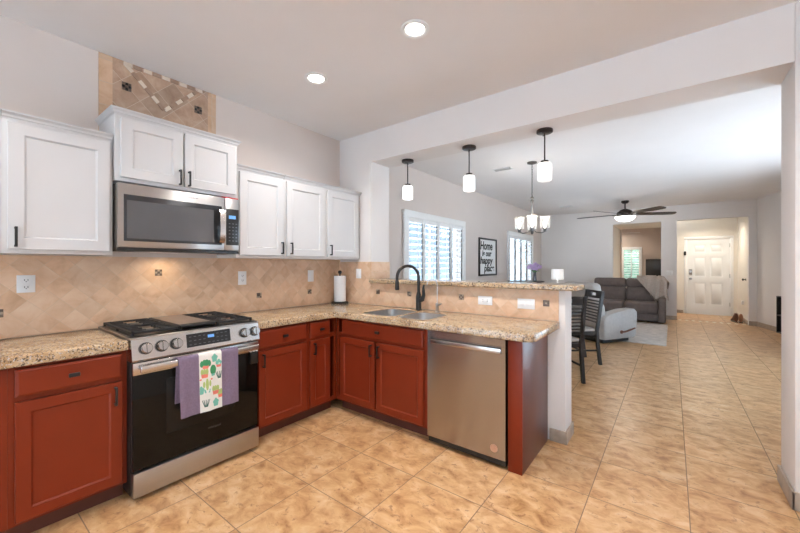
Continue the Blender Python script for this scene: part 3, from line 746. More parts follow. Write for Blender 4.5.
for kk, y in enumerate((.732, .812, .890, 1.322, 1.398)):
    m = MB(); c = onpanel(y, .862)
    def kring(rad, d, n=20): return [c + nrm * d + (Vector((0, 1, 0)) * math.cos(2 * PI * i / n) + upv * math.sin(2 * PI * i / n)) * rad for i in range(n)]
    m.rings([kring(.028, .006), kring(.029, .010), kring(.027, .032), kring(.024, .036)])
    k = m.build('knob', 'knob', r)
    m = MB(); m.rings([kring(.034, .0005), kring(.034, .007), kring(.028, .009)]); m.build('knob_ring', 'blackplastic', k)
    m = MB(); m.bar(c + nrm * .037 - upv * .024, c + nrm * .037 + upv * .024, .009, .012, side=(0, 1, 0)); m.build('grip', 'knob', k)
m = MB(); m.rings([[onpanel(.948, .825, d), onpanel(1.222, .825, d), onpanel(1.222, .905, d), onpanel(.948, .905, d)] for d in (-.002, .002)])
dp = m.build('display_panel', 'blackplastic', cp)
m = MB(); m.rings([[onpanel(1.075, .868, d), onpanel(1.115, .868, d), onpanel(1.115, .886, d), onpanel(1.075, .886, d)] for d in (.001, .003)]); m.build('clock', 'blue_led', cp)
m = MB()
for i in range(9):
    for j in range(3):
        y = .962 + i * .028
        if 1.05 < y < 1.13 and j > 0: continue
        m.rings([[onpanel(y, .838 + j * .024, d), onpanel(y + .014, .838 + j * .024, d), onpanel(y + .014, .841 + j * .024, d), onpanel(y, .841 + j * .024, d)] for d in (.001, .0026)])
m.build('touch_keys', 'key', cp)
m = MB(); m.box((.642, y0 + .003, .172), (.668, y1 - .003, .786), .003); od = m.build('oven_door', 'blackplastic', r)
m = MB(); m.box((.664, y0 + .003, .716), (.680, y1 - .003, .786), .003); m.build('door_band', 'steelh', od)
m = MB(); m.box((.667, y0 + .004, .176), (.674, y1 - .004, .715), .002); gl = m.build('oven_glass', 'oveng', od)
m = MB(); m.box((.6735, y0 + .17, .33), (.6745, y1 - .17, .66), .0003); m.build('oven_window', 'ovenwin', gl)
m = MB(); m.box((.714, y0 + .025, .735), (.734, y1 - .025, .775), .008, 3)
for a in (y0 + .05, y1 - .05): m.box((.678, a - .012, .742), (.716, a + .012, .768), .004)
m.build('oven_handle', 'steelh', od)
place_text('logo', 'Whirlpool', .020, 'logo', (.6742, 1.12, .27), (0, 1, 0), (1, 0, 0), od, .0004)
m = MB(); m.box((.64, y0 + .002, .030), (.690, y1 - .002, .165), .004); m.build('storage_drawer', 'steel', r)
m = MB(); m.box((.675, 1.365, .63), (.688, 1.425, .71), .003); lt = m.build('child_latch', 'blackplastic', r)
m = MB()
for a in (1.37, 1.392, 1.414): m.box((.681, a - .007, .716), (.689, a + .007, .732), .002)
m.build('latch_pads', 'plate', lt)
def grate(ya, yb):
    m = MB(); xa, xb = .05, .615; zt = .955; w = .011
    for y in (ya + w / 2, yb - w / 2): m.box((xa, y - w / 2, zt - .014), (xb, y + w / 2, zt), .002)
    for x in (xa + w / 2, (xa + xb) / 2, xb - w / 2): m.box((x - w / 2, ya, zt - .014), (x + w / 2, yb, zt), .002)
    for x in (xa + .07, xa + .14, xa + .21, xa + .36, xa + .43, xa + .50):
        m.box((x - .005, ya, zt - .012), (x + .005, ya + (yb - ya) * .36, zt), .002); m.box((x - .005, yb - (yb - ya) * .36, zt - .012), (x + .005, yb, zt), .002)
    for x in (xa + .006, xb - .006, (xa + xb) / 2):
        for y in (ya + .006, yb - .006): m.box((x - .006, y - .006, .929), (x + .006, y + .006, zt - .01))
    g = m.build('grate', 'iron', r)
    for x in (.19, .47):
        m = MB(); c = (x, (ya + yb) / 2, 0)
        m.lathe([(.05, .9295), (.05, .936), (.034, .938), (.034, .946), (.02, .949)], c, n=24); m.build('burner', 'nickel', r)
grate(y0 + .015, y0 + .265); grate(y1 - .265, y1 - .015)
m = MB(); m.box((.05, y0 + .272, .943), (.615, y1 - .272, .956), .004)
for x in (.06, .6):
    for y in (y0 + .28, y1 - .28): m.box((x - .006, y - .006, .929), (x + .006, y + .006, .944))
g = m.build('griddle', 'iron', r)
m = MB(); m.box((.075, y0 + .285, .955), (.56, y1 - .285, .959), .002); m.build('griddle_plate', 'griddle', g)

# ------------------------------------------------------------------ towel on the oven handle
ty0, ty1 = .880, 1.244
def tw(s, t, off=0):
    """s along the bar 0..1, t from back hem (-.75) over the bar (0) to front hem (1)"""
    y = ty0 + (ty1 - ty0) * s
    wav = .0035 * math.sin(s * 15 + 1) * min(1, abs(t) * 1.2) + .002 * math.sin(s * 31)
    top = .779
    if t >= .06:
        z = top - .009 - (t - .06) * .372; x = .738 + wav + .006 * t; x += off
        y += .010 * (t - .06) * (1 - s * .9)
    elif t >= -.06:
        a = (t + .06) / .12 * PI; z = top - .009 + .012 * math.sin(a) + off * math.sin(a); x = .724 - .0145 * math.cos(a) - off * math.cos(a)
    else:
        z = top - .009 + (t + .06) * .40; x = .7095 - off; y -= .012 * (-t)
    return Vector((x, y, z))
def drape(mb, s0, s1, t0, t1, ns, nt_, off0, off1, mi=0):
    A = [[tw(s0 + (s1 - s0) * i / ns, t0 + (t1 - t0) * j / nt_, off1) for i in range(ns + 1)] for j in range(nt_ + 1)]
    Bq = [[tw(s0 + (s1 - s0) * i / ns, t0 + (t1 - t0) * j / nt_, off0) for i in range(ns + 1)] for j in range(nt_ + 1)]
    loops = []
    for j in range(nt_ + 1): loops.append(A[j] + Bq[j][::-1])
    return mb.rings(loops, True, True, mi)
r = thing('kitchen_towel', 'lilac towel with white cactus print strip over the oven handle', 'towel', (.724, 1.064, .40))
m = MB(); drape(m, 0, 1, -.72, 1, 26, 60, 0, .004); m.build('terry_cloth', 'lilac', r, angle=60)
m = MB(); SA, SB = .31, .69
drape(m, SA, SB, -.1, 1.005, 10, 44, .0042, .0056, 0)
def poly(pts, mi, o=.0064):
    c = (sum(p[0] for p in pts) / len(pts), sum(p[1] for p in pts) / len(pts))
    P = [tw(SA + (SB - SA) * min(1, max(0, x)), .06 + .94 * y, o) for x, y in pts]
    m.add(P, [list(range(len(P)))], mi)
def ell(x, y, rx, ry, mi, a=0, n=12, o=.0064):
    rx, ry = rx * 1.3, ry * 1.2
    poly([(x + rx * math.cos(2 * PI * k / n) * math.cos(a) - ry * .37 * math.sin(2 * PI * k / n) * math.sin(a) * 1, y + (rx * math.cos(2 * PI * k / n) * math.sin(a)) * .37 + ry * math.sin(2 * PI * k / n) * math.cos(a)) for k in range(n)], mi, o)
def pot(x, y, w, mi):
    w *= 1.15
    poly([(x - w, y), (x + w, y), (x + w * .8, y + w * .45), (x - w * .8, y + w * .45)], mi, .0067)
GR, TE, DK, CO, LI = 1, 2, 3, 4, 5
for (x, y, k) in ((.27, .14, 0), (.68, .06, 1), (.86, .17, 1), (.22, .32, 2), (.60, .28, 3), (.88, .40, 4), (.32, .55, 5), (.06, .60, 1), (.70, .66, 2), (.25, .86, 4), (.70, .87, 1), (.95, .74, 2), (.52, .44, 6), (.05, .42, 6)):
    if k == 0:
        for q in (-.15, -.05, .05, .15): ell(x + q, y - .02 + abs(q) * .18, .07, .05, GR, o=.0064 + abs(q) * .001)
        pot(x, y + .035, .12, CO)
    if k == 1: ell(x, y, .11, .035, TE); ell(x, y - .03, .05, .03, TE, o=.0066); pot(x, y + .03, .10, CO if x > .8 else TE)
    if k == 2:
        for q in (-.10, 0, .10): ell(x + q, y - .03, .05, .045, LI, o=.0064 + abs(q) * .002)
        pot(x, y + .01, .13, CO)
    if k == 3: ell(x, y, .11, .075, GR); ell(x, y, .05, .055, DK, o=.0066); pot(x, y + .07, .08, TE)
    if k == 4:
        for q in (-.16, -.09, 0, .09, .16): poly([(x + q * .3 - .018, y + .06), (x + q * .3 + .018, y + .06), (x + q + .014, y - .07), (x + q - .014, y - .07)], DK, .0064 + abs(q) * .001)
    if k == 5:
        ell(x, y - .03, .05, .09, LI); ell(x - .13, y - .03, .04, .05, LI, .3); ell(x + .13, y - .04, .04, .05, LI, -.3); pot(x, y + .06, .12, TE)
    if k == 6: ell(x, y, .04, .014, CO)
m.build('printed_strip', ['linen', 'cgreen', 'cteal', 'cdark', 'ccoral', 'clime'], r, angle=60)

# ------------------------------------------------------------------ dishwasher
r = thing('dishwasher', 'stainless steel dishwasher built into the peninsula', 'dishwasher', (1.915, 2.5, 0))
m = MB(); m.box((1.612, 2.29, .10), (2.220, 2.84, .868)); m.box((1.63, 2.32, 0), (2.205, 2.8, .10)); m.build('body', 'blackplastic', r)
m = MB(); x0, x1 = 1.616, 2.216; zt = .856
prof = [(2.29, .062), (2.246, .062), (2.243, .067), (2.243, .762), (2.262, .770), (2.262, .800), (2.243, .806), (2.243, zt - .003), (2.247, zt), (2.29, zt)]
m.rings([[(x, y, z) for y, z in prof] for x in (x0, x1)])
for a, b in ((x0 + .0005, x0 + .028), (x1 - .028, x1 - .0005)): m.box((a, 2.2434, .7625), (b, 2.2615, .8055))
dr = m.build('door', 'steeldw', r, angle=20)
m = MB(); m.box((x0 + .030, 2.235, .757), (x1 - .030, 2.248, .790), .002); m.build('handle_bar', 'steelh', dr)
m = MB(); m.box((1.62, 2.256, .022), (2.215, 2.29, .060)); m.build('toe_grille', 'blackplastic', r)
m = MB(); m.lathe([(.026, 2.2432), (.026, 2.2415), (.021, 2.2415), (.020, 2.2425)], (2.137, 0, .128), 'y', 24); bd = m.build('badge', 'copper', dr)

# ------------------------------------------------------------------ ceiling lamps
def area(name, loc, w, size, col=(1, .965, .95), spread=150):
    l = bpy.data.lights.new(name, 'AREA'); l.shape = 'DISK'; l.size = size; l.energy = w; l.color = col; l.spread = math.radians(spread)
    o = bpy.data.objects.new(name, l); COL.objects.link(o); o.location = loc; return o
def can(x, y, label):
    r = thing('recessed_light', label, 'ceiling light', (x, y, H), group='recessed lights in the kitchen ceiling')
    m = MB(); m.lathe([(.088, H), (.088, H - .006), (.078, H - .010), (.062, H - .006), (.058, H - .002)], (x, y, 0), n=32, cap0=False, cap1=False); m.build('trim_ring', 'trimwhite', r)
    m = MB(); m.lathe([(.058, H - .0015), (.04, H - .003), (.001, H - .004)], (x, y, 0), n=24, cap0=False); m.build('lens', 'can_lens', r)
    l = area('lamp', (x, y, H - .014), CAN_W, .11); l.parent = r; l.location = (0, 0, -.014)
can(1.826, 1.780, 'recessed ceiling light with white trim, larger in view near the top edge')
can(.891, 1.786, 'recessed ceiling light with white trim above the corner wall cabinets')
for x, y in ((2.77, 1.78), (1.0, -.3), (2.7, -.3), (4.4, -.3), (1.0, -2.0), (2.7, -2.0), (4.4, -2.0), (4.4, 1.5)):  # unseen cans added to fill the kitchen with light
    can(x, y, 'unseen recessed ceiling light added for fill')
l = area('microwave_lamp', (.16, 1.03, 1.425), UNDER_W, .10, (1, .80, .55)); 

def pendant(x, y, label):
    zt = 2.455
    r = thing('pendant_light', label, 'pendant light', (x, y, zt), group='pendant lights over the bar')
    m = MB(); m.lathe([(.062, zt), (.064, zt - .004), (.064, zt - .022), (.058, zt - .026), (.01, zt - .028)], (x, y, 0), n=28); ca = m.build('canopy', 'bronze', r)
    m = MB()
    for a in (0, 2.1, 4.2): m.lathe([(.006, zt - .024), (.006, zt - .036), (.003, zt - .039)], (x + .04 * math.cos(a), y + .04 * math.sin(a), 0), n=8)
    m.build('canopy_screws', 'nickel', ca)
    m = MB(); m.lathe([(.006, zt - .026), (.006, 2.20)], (x, y, 0), n=10); m.build('rod', 'bronze', r)
    m = MB(); m.lathe([(.006, 2.205), (.030, 2.20), (.034, 2.178), (.03, 2.176)], (x, y, 0), n=16); m.build('socket_cap', 'bronze', r)
    m = MB(); m.lathe([(.025, 2.184), (.046, 2.180), (.055, 2.168), (.056, 2.13), (.056, 2.048), (.052, 2.037), (.036, 2.032)], (x, y, 0), n=32); m.build('glass_shade', 'shade_glow', r, angle=60)
pendant(.835, 3.06, 'pendant light with white glass shade, first from the wall stub')
pendant(1.553, 3.06, 'pendant light with white glass shade, middle of the three over the bar')
pendant(2.237, 3.06, 'pendant light with white glass shade nearest the bar end, beside the chandelier')

# chandelier
cx, cy = 1.514, 5.089
r = thing('chandelier', 'nickel chandelier with clear glass shades hanging over the dining table', 'chandelier', (cx, cy, H))
m = MB(); m.lathe([(.065, H), (.065, H - .018), (.03, H - .028), (.008, H - .034)], (cx, cy, 0)); m.build('canopy', 'nickel', r)
m = MB()
nl = 13; z = H - .03
for k in range(nl):
    zc = z - .036 * (k + .5); P_ = []
    for i in range(13):
        a = 2 * PI * i / 12; u, w = .009 * math.cos(a), .023 * math.sin(a)
        P_.append((cx + (u if k % 2 else 0), cy + (0 if k % 2 else u), zc + w))
    m.tube(P_, .0028, 5)
m.build('chain', 'nickel', r)
m = MB(); m.lathe([(.004, 2.30), (.022, 2.285), (.030, 2.27), (.012, 2.25), (.026, 2.235), (.012, 2.215), (.011, 1.90), (.024, 1.88), (.026, 1.84), (.016, 1.80), (.02, 1.785), (.004, 1.765)], (cx, cy, 0), n=16); m.build('stem', 'nickel', r)
for k in range(4):
    a = k * PI / 2 + .30; dx, dy = math.cos(a), math.sin(a); RR = .168
    m = MB(); m.tube([(cx + dx * q, cy + dy * q, zz) for q, zz in ((.015, 1.83), (.06, 1.795), (.12, 1.785), (.155, 1.795), (RR, 1.81), (RR, 1.825))], .007, 8)
    m.lathe([(.02, 1.80), (.022, 1.84), (.034, 1.842), (.034, 1.848)], (cx + dx * RR, cy + dy * RR, 0), n=14)
    ar = m.build('arm', 'nickel', r)
    m = MB(); c = (cx + dx * RR, cy + dy * RR, 0)
    m.lathe([(.03, 1.849), (.062, 1.849), (.064, 1.855), (.064, 2.01), (.061, 2.01), (.061, 1.856), (.03, 1.853)], c, n=24, cap0=False, cap1=False); m.build('glass_shade', 'clear', r)
    m = MB(); m.lathe([(.011, 1.849), (.012, 1.88), (.020, 1.91), (.021, 1.925), (.015, 1.945), (.003, 1.95)], c, n=16); m.build('bulb', 'bulb', r)
    l = bpy.data.lights.new('chandelier_lamp', 'POINT'); l.energy = BULB_W; l.color = (1, .92, .80); l.shadow_soft_size = .03
    lo = bpy.data.objects.new('chandelier_lamp', l); COL.objects.link(lo); lo.parent = r; lo.location = (dx * RR, dy * RR, 2.04 - H)

# ceiling fan
fx_, fy_ = 2.235, 9.44
r = thing('ceiling_fan', 'dark five blade ceiling fan with lit bowl in living room', 'ceiling fan', (fx_, fy_, H))
m = MB(); m.lathe([(.075, H), (.078, H - .03), (.05, H - .06), (.02, H - .065)], (fx_, fy_, 0)); m.build('canopy', 'bronze', r)
m = MB(); m.lathe([(.014, H - .06), (.014, 2.57)], (fx_, fy_, 0), n=10); m.build('downrod', 'bronze', r)
m = MB(); m.lathe([(.03, 2.60), (.09, 2.575), (.15, 2.53), (.165, 2.49), (.15, 2.45), (.17, 2.44), (.17, 2.425)], (fx_, fy_, 0), n=32); m.build('motor', 'bronze', r)
m = MB(); m.lathe([(.205, 2.425), (.20, 2.40), (.165, 2.355), (.10, 2.325), (.01, 2.315)], (fx_, fy_, 0), n=32); m.build('light_bowl', 'bowl_glow', r, angle=60)
for k in range(5):
    a = math.radians(27 + 72 * k); R = Matrix.Translation((fx_, fy_, 2.47)) @ Matrix.Rotation(a, 4, 'Z')
    m = MB(); m.box((.14, -.02, -.006), (.26, .02, .006), mat=R); ir = m.build('blade_iron', 'nickel', r)
    Rb = R @ Matrix.Rotation(math.radians(-13), 4, 'X'); P_ = [(.22, -.05), (.36, -.072), (.80, -.085), (.98, -.076), (1.02, -.03), (1.02, .04), (.98, .076), (.80, .085), (.36, .072), (.22, .05)]
    m = MB(); m.prism(P_, .006, .014); m.v = [Rb @ v for v in m.v]; m.build('blade', 'darkwood', r)
l = bpy.data.lights.new('fan_lamp', 'POINT'); l.energy = FAN_W; l.color = (1, .92, .8); l.shadow_soft_size = .1
lo = bpy.data.objects.new('fan_lamp', l); COL.objects.link(lo); lo.parent = r; lo.location = (0, 0, 2.26 - H)
# ceiling vents
for x, y, lab in ((1.05, 5.19, 'white slatted ceiling vent near the chandelier'), (.99, 9.47, 'white slatted ceiling vent near the ceiling fan')):
    r = thing('ceiling_vent', lab, 'vent', (x, y, H))
    m = MB(); w, d = (.14, .075)
    m.box((x - w, y - d, H - .008), (x + w, y - d + .02, H), .002); m.box((x - w, y + d - .02, H - .008), (x + w, y + d, H), .002); m.box((x - w, y - d, H - .008), (x - w + .02, y + d, H), .002); m.box((x + w - .02, y - d, H - .008), (x + w, y + d, H), .002)
    m.build('frame', 'trimwhite', r)
    m = MB()
    for k in range(3): m.box((x - w + .02, -.011, -.001), (x + w - .02, .011, .001), mat=Matrix.Translation((0, y - d + .04 + k * .035, H - .008)) @ Matrix.Rotation(.6, 4, 'X'))
    m.build('slats', 'trimwhite', r)
# added hall and study lights: flush lamps out of sight, brightening the far rooms
for nm, x, y, z, w in (('added_hall_light', 3.7, 11.75, 2.62, HALL_W), ('added_study_light', 1.3, 13.4, 2.75, STUDY_W)):
    r = thing(nm, 'added flush ceiling light hidden above the far openings', 'ceiling light', (x, y, z), group='added flush lights beyond the far wall')
    m = MB(); m.lathe([(.11, z), (.11, z - .02), (.09, z - .045), (.01, z - .06)], (x, y, 0)); m.build('shade', 'bowl_glow', r)
    l = area('lamp', (0, 0, 0), w, .16, (1, .90, .76)); l.parent = r; l.location = (0, 0, -.07)

# ------------------------------------------------------------------ framed sign
r = thing('framed_sign', 'black framed sign with the words Home is our happy place', 'sign', (0, 7.03, 1.11))
ya, yb, za, zb = 6.59, 7.475, 1.113, 1.89
m = MB(); f = .035
m.box((.002, ya, za), (.03, ya + f, zb), .003); m.box((.002, yb - f, za), (.03, yb, zb), .003); m.box((.002, ya + f, za), (.03, yb - f, za + f), .003); m.box((.002, ya + f, zb - f), (.03, yb - f, zb), .003); m.build('frame', 'black', r)
pp = B((.002, ya + f, za + f), (.012, yb - f, zb - f)).build('paper', 'artpaper', r)
for txt, yy, zz, sz, wd in (('Home', 6.965, 1.655, .235, .60), ('is our', 6.985, 1.522, .165, .47), ('happy', 6.975, 1.365, .20, .62), ('place', 7.10, 1.205, .20, .52)):
    o = place_text('lettering', txt, sz, 'ink', (.0125, yy, zz), (0, 1, 0), (1, 0, 0), r, .001, .006, .12, 1)
    ys = [v.co.y for v in o.data.vertices]; k = wd / (max(ys) - min(ys)); mid = (max(ys) + min(ys)) / 2
    for v in o.data.vertices: v.co.y = (v.co.y - mid) * k + yy - WLOC(r).y

# ------------------------------------------------------------------ dining set
r = thing('dining_table', 'dark round pedestal dining table under the chandelier behind the bar', 'table', (1.48, 5.0, 0))
m = MB(); m.lathe([(.62, .722), (.69, .727), (.70, .738), (.70, .752), (.692, .76), (.001, .761)], (1.48, 5.0, 0), n=56); m.build('tabletop', 'darkwood', r)
m = MB(); m.lathe([(.32, 0), (.32, .03), (.10, .07), (.06, .2), (.07, .5), (.12, .68), (.30, .723)], (1.48, 5.0, 0), n=28); m.build('pedestal', 'darkwood', r)
def make_chair(label, loc, rz):
    r = thing('dining_chair', label, 'chair', loc, rz, 'dining chairs at the round table')
    def p(x, z):   # rear post centre line
        y = -.215 - (.045 * ((.45 - z) / .45) ** 1.5 if z < .45 else -.0) - (.075 * (z - .45) / .53 if z > .45 else 0)
        return (x, y, z)
    for s in (-1, 1):
        m = MB(); R = []
        for z in (0, .12, .25, .36, .45, .55, .7, .85, .985):
            c = Vector(p(s * .200, z)); h = .019 if z < .9 else .017
            w = .017
            R.append([c + Vector((-w, -h, 0)), c + Vector((w, -h, 0)), c + Vector((w, h, 0)), c + Vector((-w, h, 0))])
        m.rings(R); m.build('rear_leg', 'darkwood', r, local=True)
        m = MB(); m.rings([[Vector((s * .19 + a * q, .20 + b * q, z)) for a, b in ((-1, -1), (1, -1), (1, 1), (-1, 1))] for z, q in ((0, .014), (.43, .019))]); m.build('front_leg', 'darkwood', r, local=True)
        m = MB(); m.bar((s * .195, -.225, .19), (s * .19, .195, .19), .014, .022); m.build('stretcher', 'darkwood', r, local=True)
    m = MB(); m.bar((-.19, -.0, .19), (.19, -.0, .19), .014, .022); m.build('stretcher', 'darkwood', r, local=True)
    m = MB(); m.box((-.20, -.22, .395), (.20, -.195, .445)); m.box((-.20, .185, .395), (.20, .21, .445)); m.box((-.205, -.21, .395), (-.18, .2, .445)); m.box((.18, -.21, .395), (.205, .2, .445)); m.build('seat_frame', 'darkwood', r, local=True)
    m = MB(); m.box((-.205, -.19, .447), (.205, .225, .485), .018, 3); m.build('seat', 'seatfab', r, local=True)
    m = MB()
    y = lambda z: p(0, z)[1]
    for z0_, z1_, xa, xb in ((.955, .985, -.183, .183), (.885, .915, -.183, .183), (.915, .955, -.183, -.06), (.915, .955, .06, .183)):
        m.rings([[Vector((a, y(z) - .010, z)), Vector((b, y(z) - .010, z)), Vector((b, y(z) + .010, z)), Vector((a, y(z) + .010, z))] for a, b in ((xa, xb),) for z in (z0_, z1_)])
    m.build('top_rail', 'darkwood', r, local=True)
    for k in range(8):
        z = .555 + k * .040; m = MB()
        m.rings([[Vector((-.183, y(q) - .007, q)), Vector((.183, y(q) - .007, q)), Vector((.183, y(q) + .007, q)), Vector((-.183, y(q) + .007, q))] for q in (z, z + .018)]); m.build('back_slat', 'darkwood', r, local=True)
    return r
c1 = make_chair('dark slat back dining chair nearest the bar end', (1.957, 4.518, 0), math.atan2(.76, -.65) - PI / 2)
c2 = copy_tree(c1); c2.location = (1.983, 5.416, 0); c2.rotation_euler = (0, 0, math.atan2(-.6, -.8) - PI / 2)
c2['label'] = 'dark dining chair in side view between the nearer chair and grey recliner'

# ------------------------------------------------------------------ living room
m = MB(); m.box((1.0, 7.30, 0), (3.0, 9.9, .010), .004)
tag(m.build('area_rug', 'rug', origin=(1.85, 8.6, 0)), 'pale beige rug in front of the brown loveseat', 'rug')
r = thing('recliner', 'light grey recliner armchair with wooden lever, its side towards the kitchen', 'armchair', (2.01, 7.32, .011), math.atan2(.861, .508) - PI / 2)
def L(name, mb, mat, par=None, **k): return mb.build(name, mat, par or r, local=True, **k)
m = MB()
def arm_shape(x0, x1):
    m = MB(); P_ = [(-.40, .08), (-.37, .07), (.33, .07), (.37, .10), (.41, .42), (.40, .52), (.34, .565), (.10, .56), (-.20, .51), (-.36, .455), (-.41, .38)]
    def ring(x, q): return [Vector((x, y * q + (1 - q) * 0, .30 + (z - .30) * q)) for y, z in P_]
    m.rings([ring(x0, .965), ring(x0 + .012, .99), ring(x0 + .03, 1), ring(x1 - .03, 1), ring(x1 - .012, .99), ring(x1, .965)]); return m
for s in (-1, 1): L('armrest', arm_shape(min(s * .25, s * .44), max(s * .25, s * .44)), 'greyfab', angle=60)
m = B((-.25, -.30, .10), (.25, .40, .44), .06, 4); L('seat', m, 'greyfab', angle=60)
m = MB(); T = Matrix.Translation((0, -.26, .36)) @ Matrix.Rotation(math.radians(14), 4, 'X')
m.box((-.36, -.13, -.1), (.36, .06, .32), .06, 4, mat=T); m.box((-.36, -.15, .30), (.36, .07, .68), .08, 4, mat=T); L('backrest', m, 'greyfab', angle=60)
m = B((-.36, -.34, 0), (.36, .30, .072), .01); L('base', m, 'blackplastic')
m = MB(); m.lathe([(.03, .441), (.03, .455), (.012, .458)], (0, .0, .185), 'x', 14); m.tube([(.452, .0, .185), (.468, .06, .187), (.47, .18, .21), (.468, .30, .235)], [.016, .014, .015, .012], 10); L('recline_lever', m, 'lever')['label'] = 'brown wooden lever'

r = thing('loveseat', 'brown two seat reclining loveseat at the far wall', 'sofa', (2.22, 10.4, 0))
lx0, lx1 = 1.37, 2.965
for x0, x1 in ((lx0, lx0 + .14), (lx1 - .14, lx1)):
    m = MB(); P_ = [(9.93, .03), (10.75, .03), (10.75, .50), (10.6, .56), (10.1, .57), (9.96, .54), (9.91, .46)]
    m.rings([[Vector((x, y, z)) for y, z in [((yy - 10.3) * q + 10.3, (zz - .3) * q + .3) for yy, zz in P_]] for x, q in ((x0, .95), (x0 + .03, 1), (x1 - .03, 1), (x1, .95))]); m.build('armrest', 'brownfab', r, angle=60)
m = B((lx0 + .13, 10.0, .03), (lx1 - .13, 10.72, .22), .02); m.build('base', 'brownfab', r)
for k in range(2):
    x0 = lx0 + .145 + k * .6525; x1 = x0 + .6475
    m = B((x0, 9.90, .20), (x1, 10.45, .475), .06, 4); m.build('seat_cushion', 'brownfab', r, angle=60)
    m = B((x0, 9.93, .05), (x1, 10.02, .22), .03, 3); m.build('footrest', 'brownfab', r, angle=60)
    xa, xb = x0 - (.06 if k == 0 else .01), x1 + (.06 if k == 1 else .01) - .01 * 0
    T = Matrix.Translation((0, 10.50, .44)) @ Matrix.Rotation(math.radians(-12), 4, 'X')
    m = MB(); m.box((xa + (.05 if k == 0 else .012), -.11, -.02), (xb - (.05 if k == 1 else .012), .14, .36), .06, 4, mat=T); bk = m.build('backrest', 'brownfab', r, angle=60)
    m = MB(); m.box((xa, -.15, .34), (xb, .12, .565), .07, 4, mat=T); m.build('headrest', 'brownfab', bk, angle=60)
# throw over the right back corner
NS, NT = 26, 30
prof = [(10.79, .86), (10.775, .93), (10.735, .99), (10.61, 1.03), (10.475, 1.045), (10.42, 1.01), (10.41, .95), (10.40, .84), (10.395, .78), (10.39, .68), (10.37, .58), (10.345, .50)]
cum = [0]
for p0, p1 in zip(prof, prof[1:]): cum.append(cum[-1] + math.hypot(p1[0] - p0[0], p1[1] - p0[1]))
def onprof(d, off):
    d = min(d, cum[-1] - 1e-4); k = max(i for i in range(len(cum) - 1) if cum[i] <= d); q = (d - cum[k]) / (cum[k + 1] - cum[k])
    (ya, za), (yb, zb) = prof[k], prof[k + 1]; n = Vector((0, za - zb, yb - ya)); n = -n.normalized()
    if n.z < -.2: n = -n
    return Vector((0, ya + (yb - ya) * q, za + (zb - za) * q)) + n * off
def thr(s, t, o):
    hang = .48 + (.50 * min(1, s / .62) if s < .62 else .50 - .16 * (s - .62) / .38)
    d = t * hang; fold = .011 * (1 + math.sin(s * 24 + t * 3)) * min(1, t * 1.2)
    p = onprof(d, o + fold + .016)
    p.x = 2.40 + .60 * s + .02 * math.sin(t * 7) * s - .03 * max(0, t - .6) * (1 - s)
    if s > .86: p.z -= (s - .86) * .9
    return p
m = MB(); RR_ = []
for j in range(NT + 1):
    t_ = j / NT; RR_.append([thr(i / NS, t_, .012) for i in range(NS + 1)] + [thr(i / NS, t_, 0) for i in range(NS, -1, -1)])
m.rings(RR_)
for i in range(14):
    q = thr(.45 + .55 * i / 13, 1, .004); m.tube([q, q + Vector((0, -.006, -.03)), q + Vector((.004, -.004, -.055))], [.006, .005, .003], 5)
o = m.build('throw_blanket', 'throw', origin=(2.75, 10.6, 1.06), angle=60); tag(o, 'beige knit throw draped over the loveseat corner', 'blanket')

r = thing('high_table', 'dark round table by the second shuttered window', 'table', (.50, 7.95, 0))
m = MB(); m.lathe([(.34, .955), (.385, .962), (.39, .975), (.38, .985), (.001, .986)], (.50, 7.95, 0), n=40); m.build('tabletop', 'darkwood', r)
m = MB(); m.lathe([(.26, 0), (.26, .025), (.05, .06), (.04, .5), (.05, .9), (.15, .956)], (.50, 7.95, 0), n=24); m.build('pedestal', 'darkwood', r)
ox, oy, oz = .70, 7.93, .9865
r = thing('potted_orchid', 'purple orchid in a dark vase on the high table', 'plant', (ox, oy, oz))
m = MB(); m.lathe([(.035, oz), (.045, oz + .01), (.035, oz + .10), (.028, oz + .17), (.036, oz + .19)], (ox, oy, 0), n=20); m.build('vase', 'vase', r)
m = MB()
for sg in (-1, 1):
    m.tube([(ox, oy, oz + .15), (ox + .02 * sg, oy, oz + .26), (ox + .06 * sg, oy, oz + .33), (ox + .14 * sg, oy + .02, oz + .355)], .004, 6)
st = m.build('stem', 'leaf', r)
m = MB()
for k in range(5):
    a = k * 2 * PI / 5; m.tube([(ox, oy, oz + .17), (ox + .05 * math.cos(a), oy + .05 * math.sin(a), oz + .23), (ox + .10 * math.cos(a), oy + .10 * math.sin(a), oz + .21)], [.006, .016, .003], 6)
m.build('leaves', 'leaf', r)
rr = random.Random(3)
for k, (dx, dz) in enumerate(((-.11, .30), (-.07, .33), (-.03, .28), (0, .31), (.04, .27), (.07, .33), (.11, .31), (.02, .36))):
    c = Vector((ox + dx, oy - .02 + rr.uniform(-.03, .03), oz + dz)); m = MB(); ph = rr.uniform(0, 1)
    for i in range(5):
        a = ph + 2 * PI * i / 5; d = Vector((math.cos(a), -.25, math.sin(a))); sd = Vector((-math.sin(a), 0, math.cos(a)))
        m.rings([[c + d * q + sd * w * math.cos(b) + Vector((0, -1, 0)) * .004 * math.sin(b) for b in (0, PI / 2, PI, 3 * PI / 2)] for q, w in ((.003, .004), (.02, .018), (.038, .019), (.05, .006))])
    m.build('blossom', 'petal', r)
r = thing('end_table', 'dark wooden end table under the lit lamp in the corner', 'table', (.58, 10.4, 0))
m = B((.33, 10.15, .57), (.83, 10.65, .60), .005); m.build('tabletop', 'walnut', r)
for a in (.36, .80):
    for b in (10.18, 10.62): m = B((a - .02, b - .02, 0), (a + .02, b + .02, .57)); m.build('leg', 'walnut', r)
r = thing('table_lamp', 'white drum shade table lamp glowing in the far corner', 'lamp', (.585, 10.35, .60))
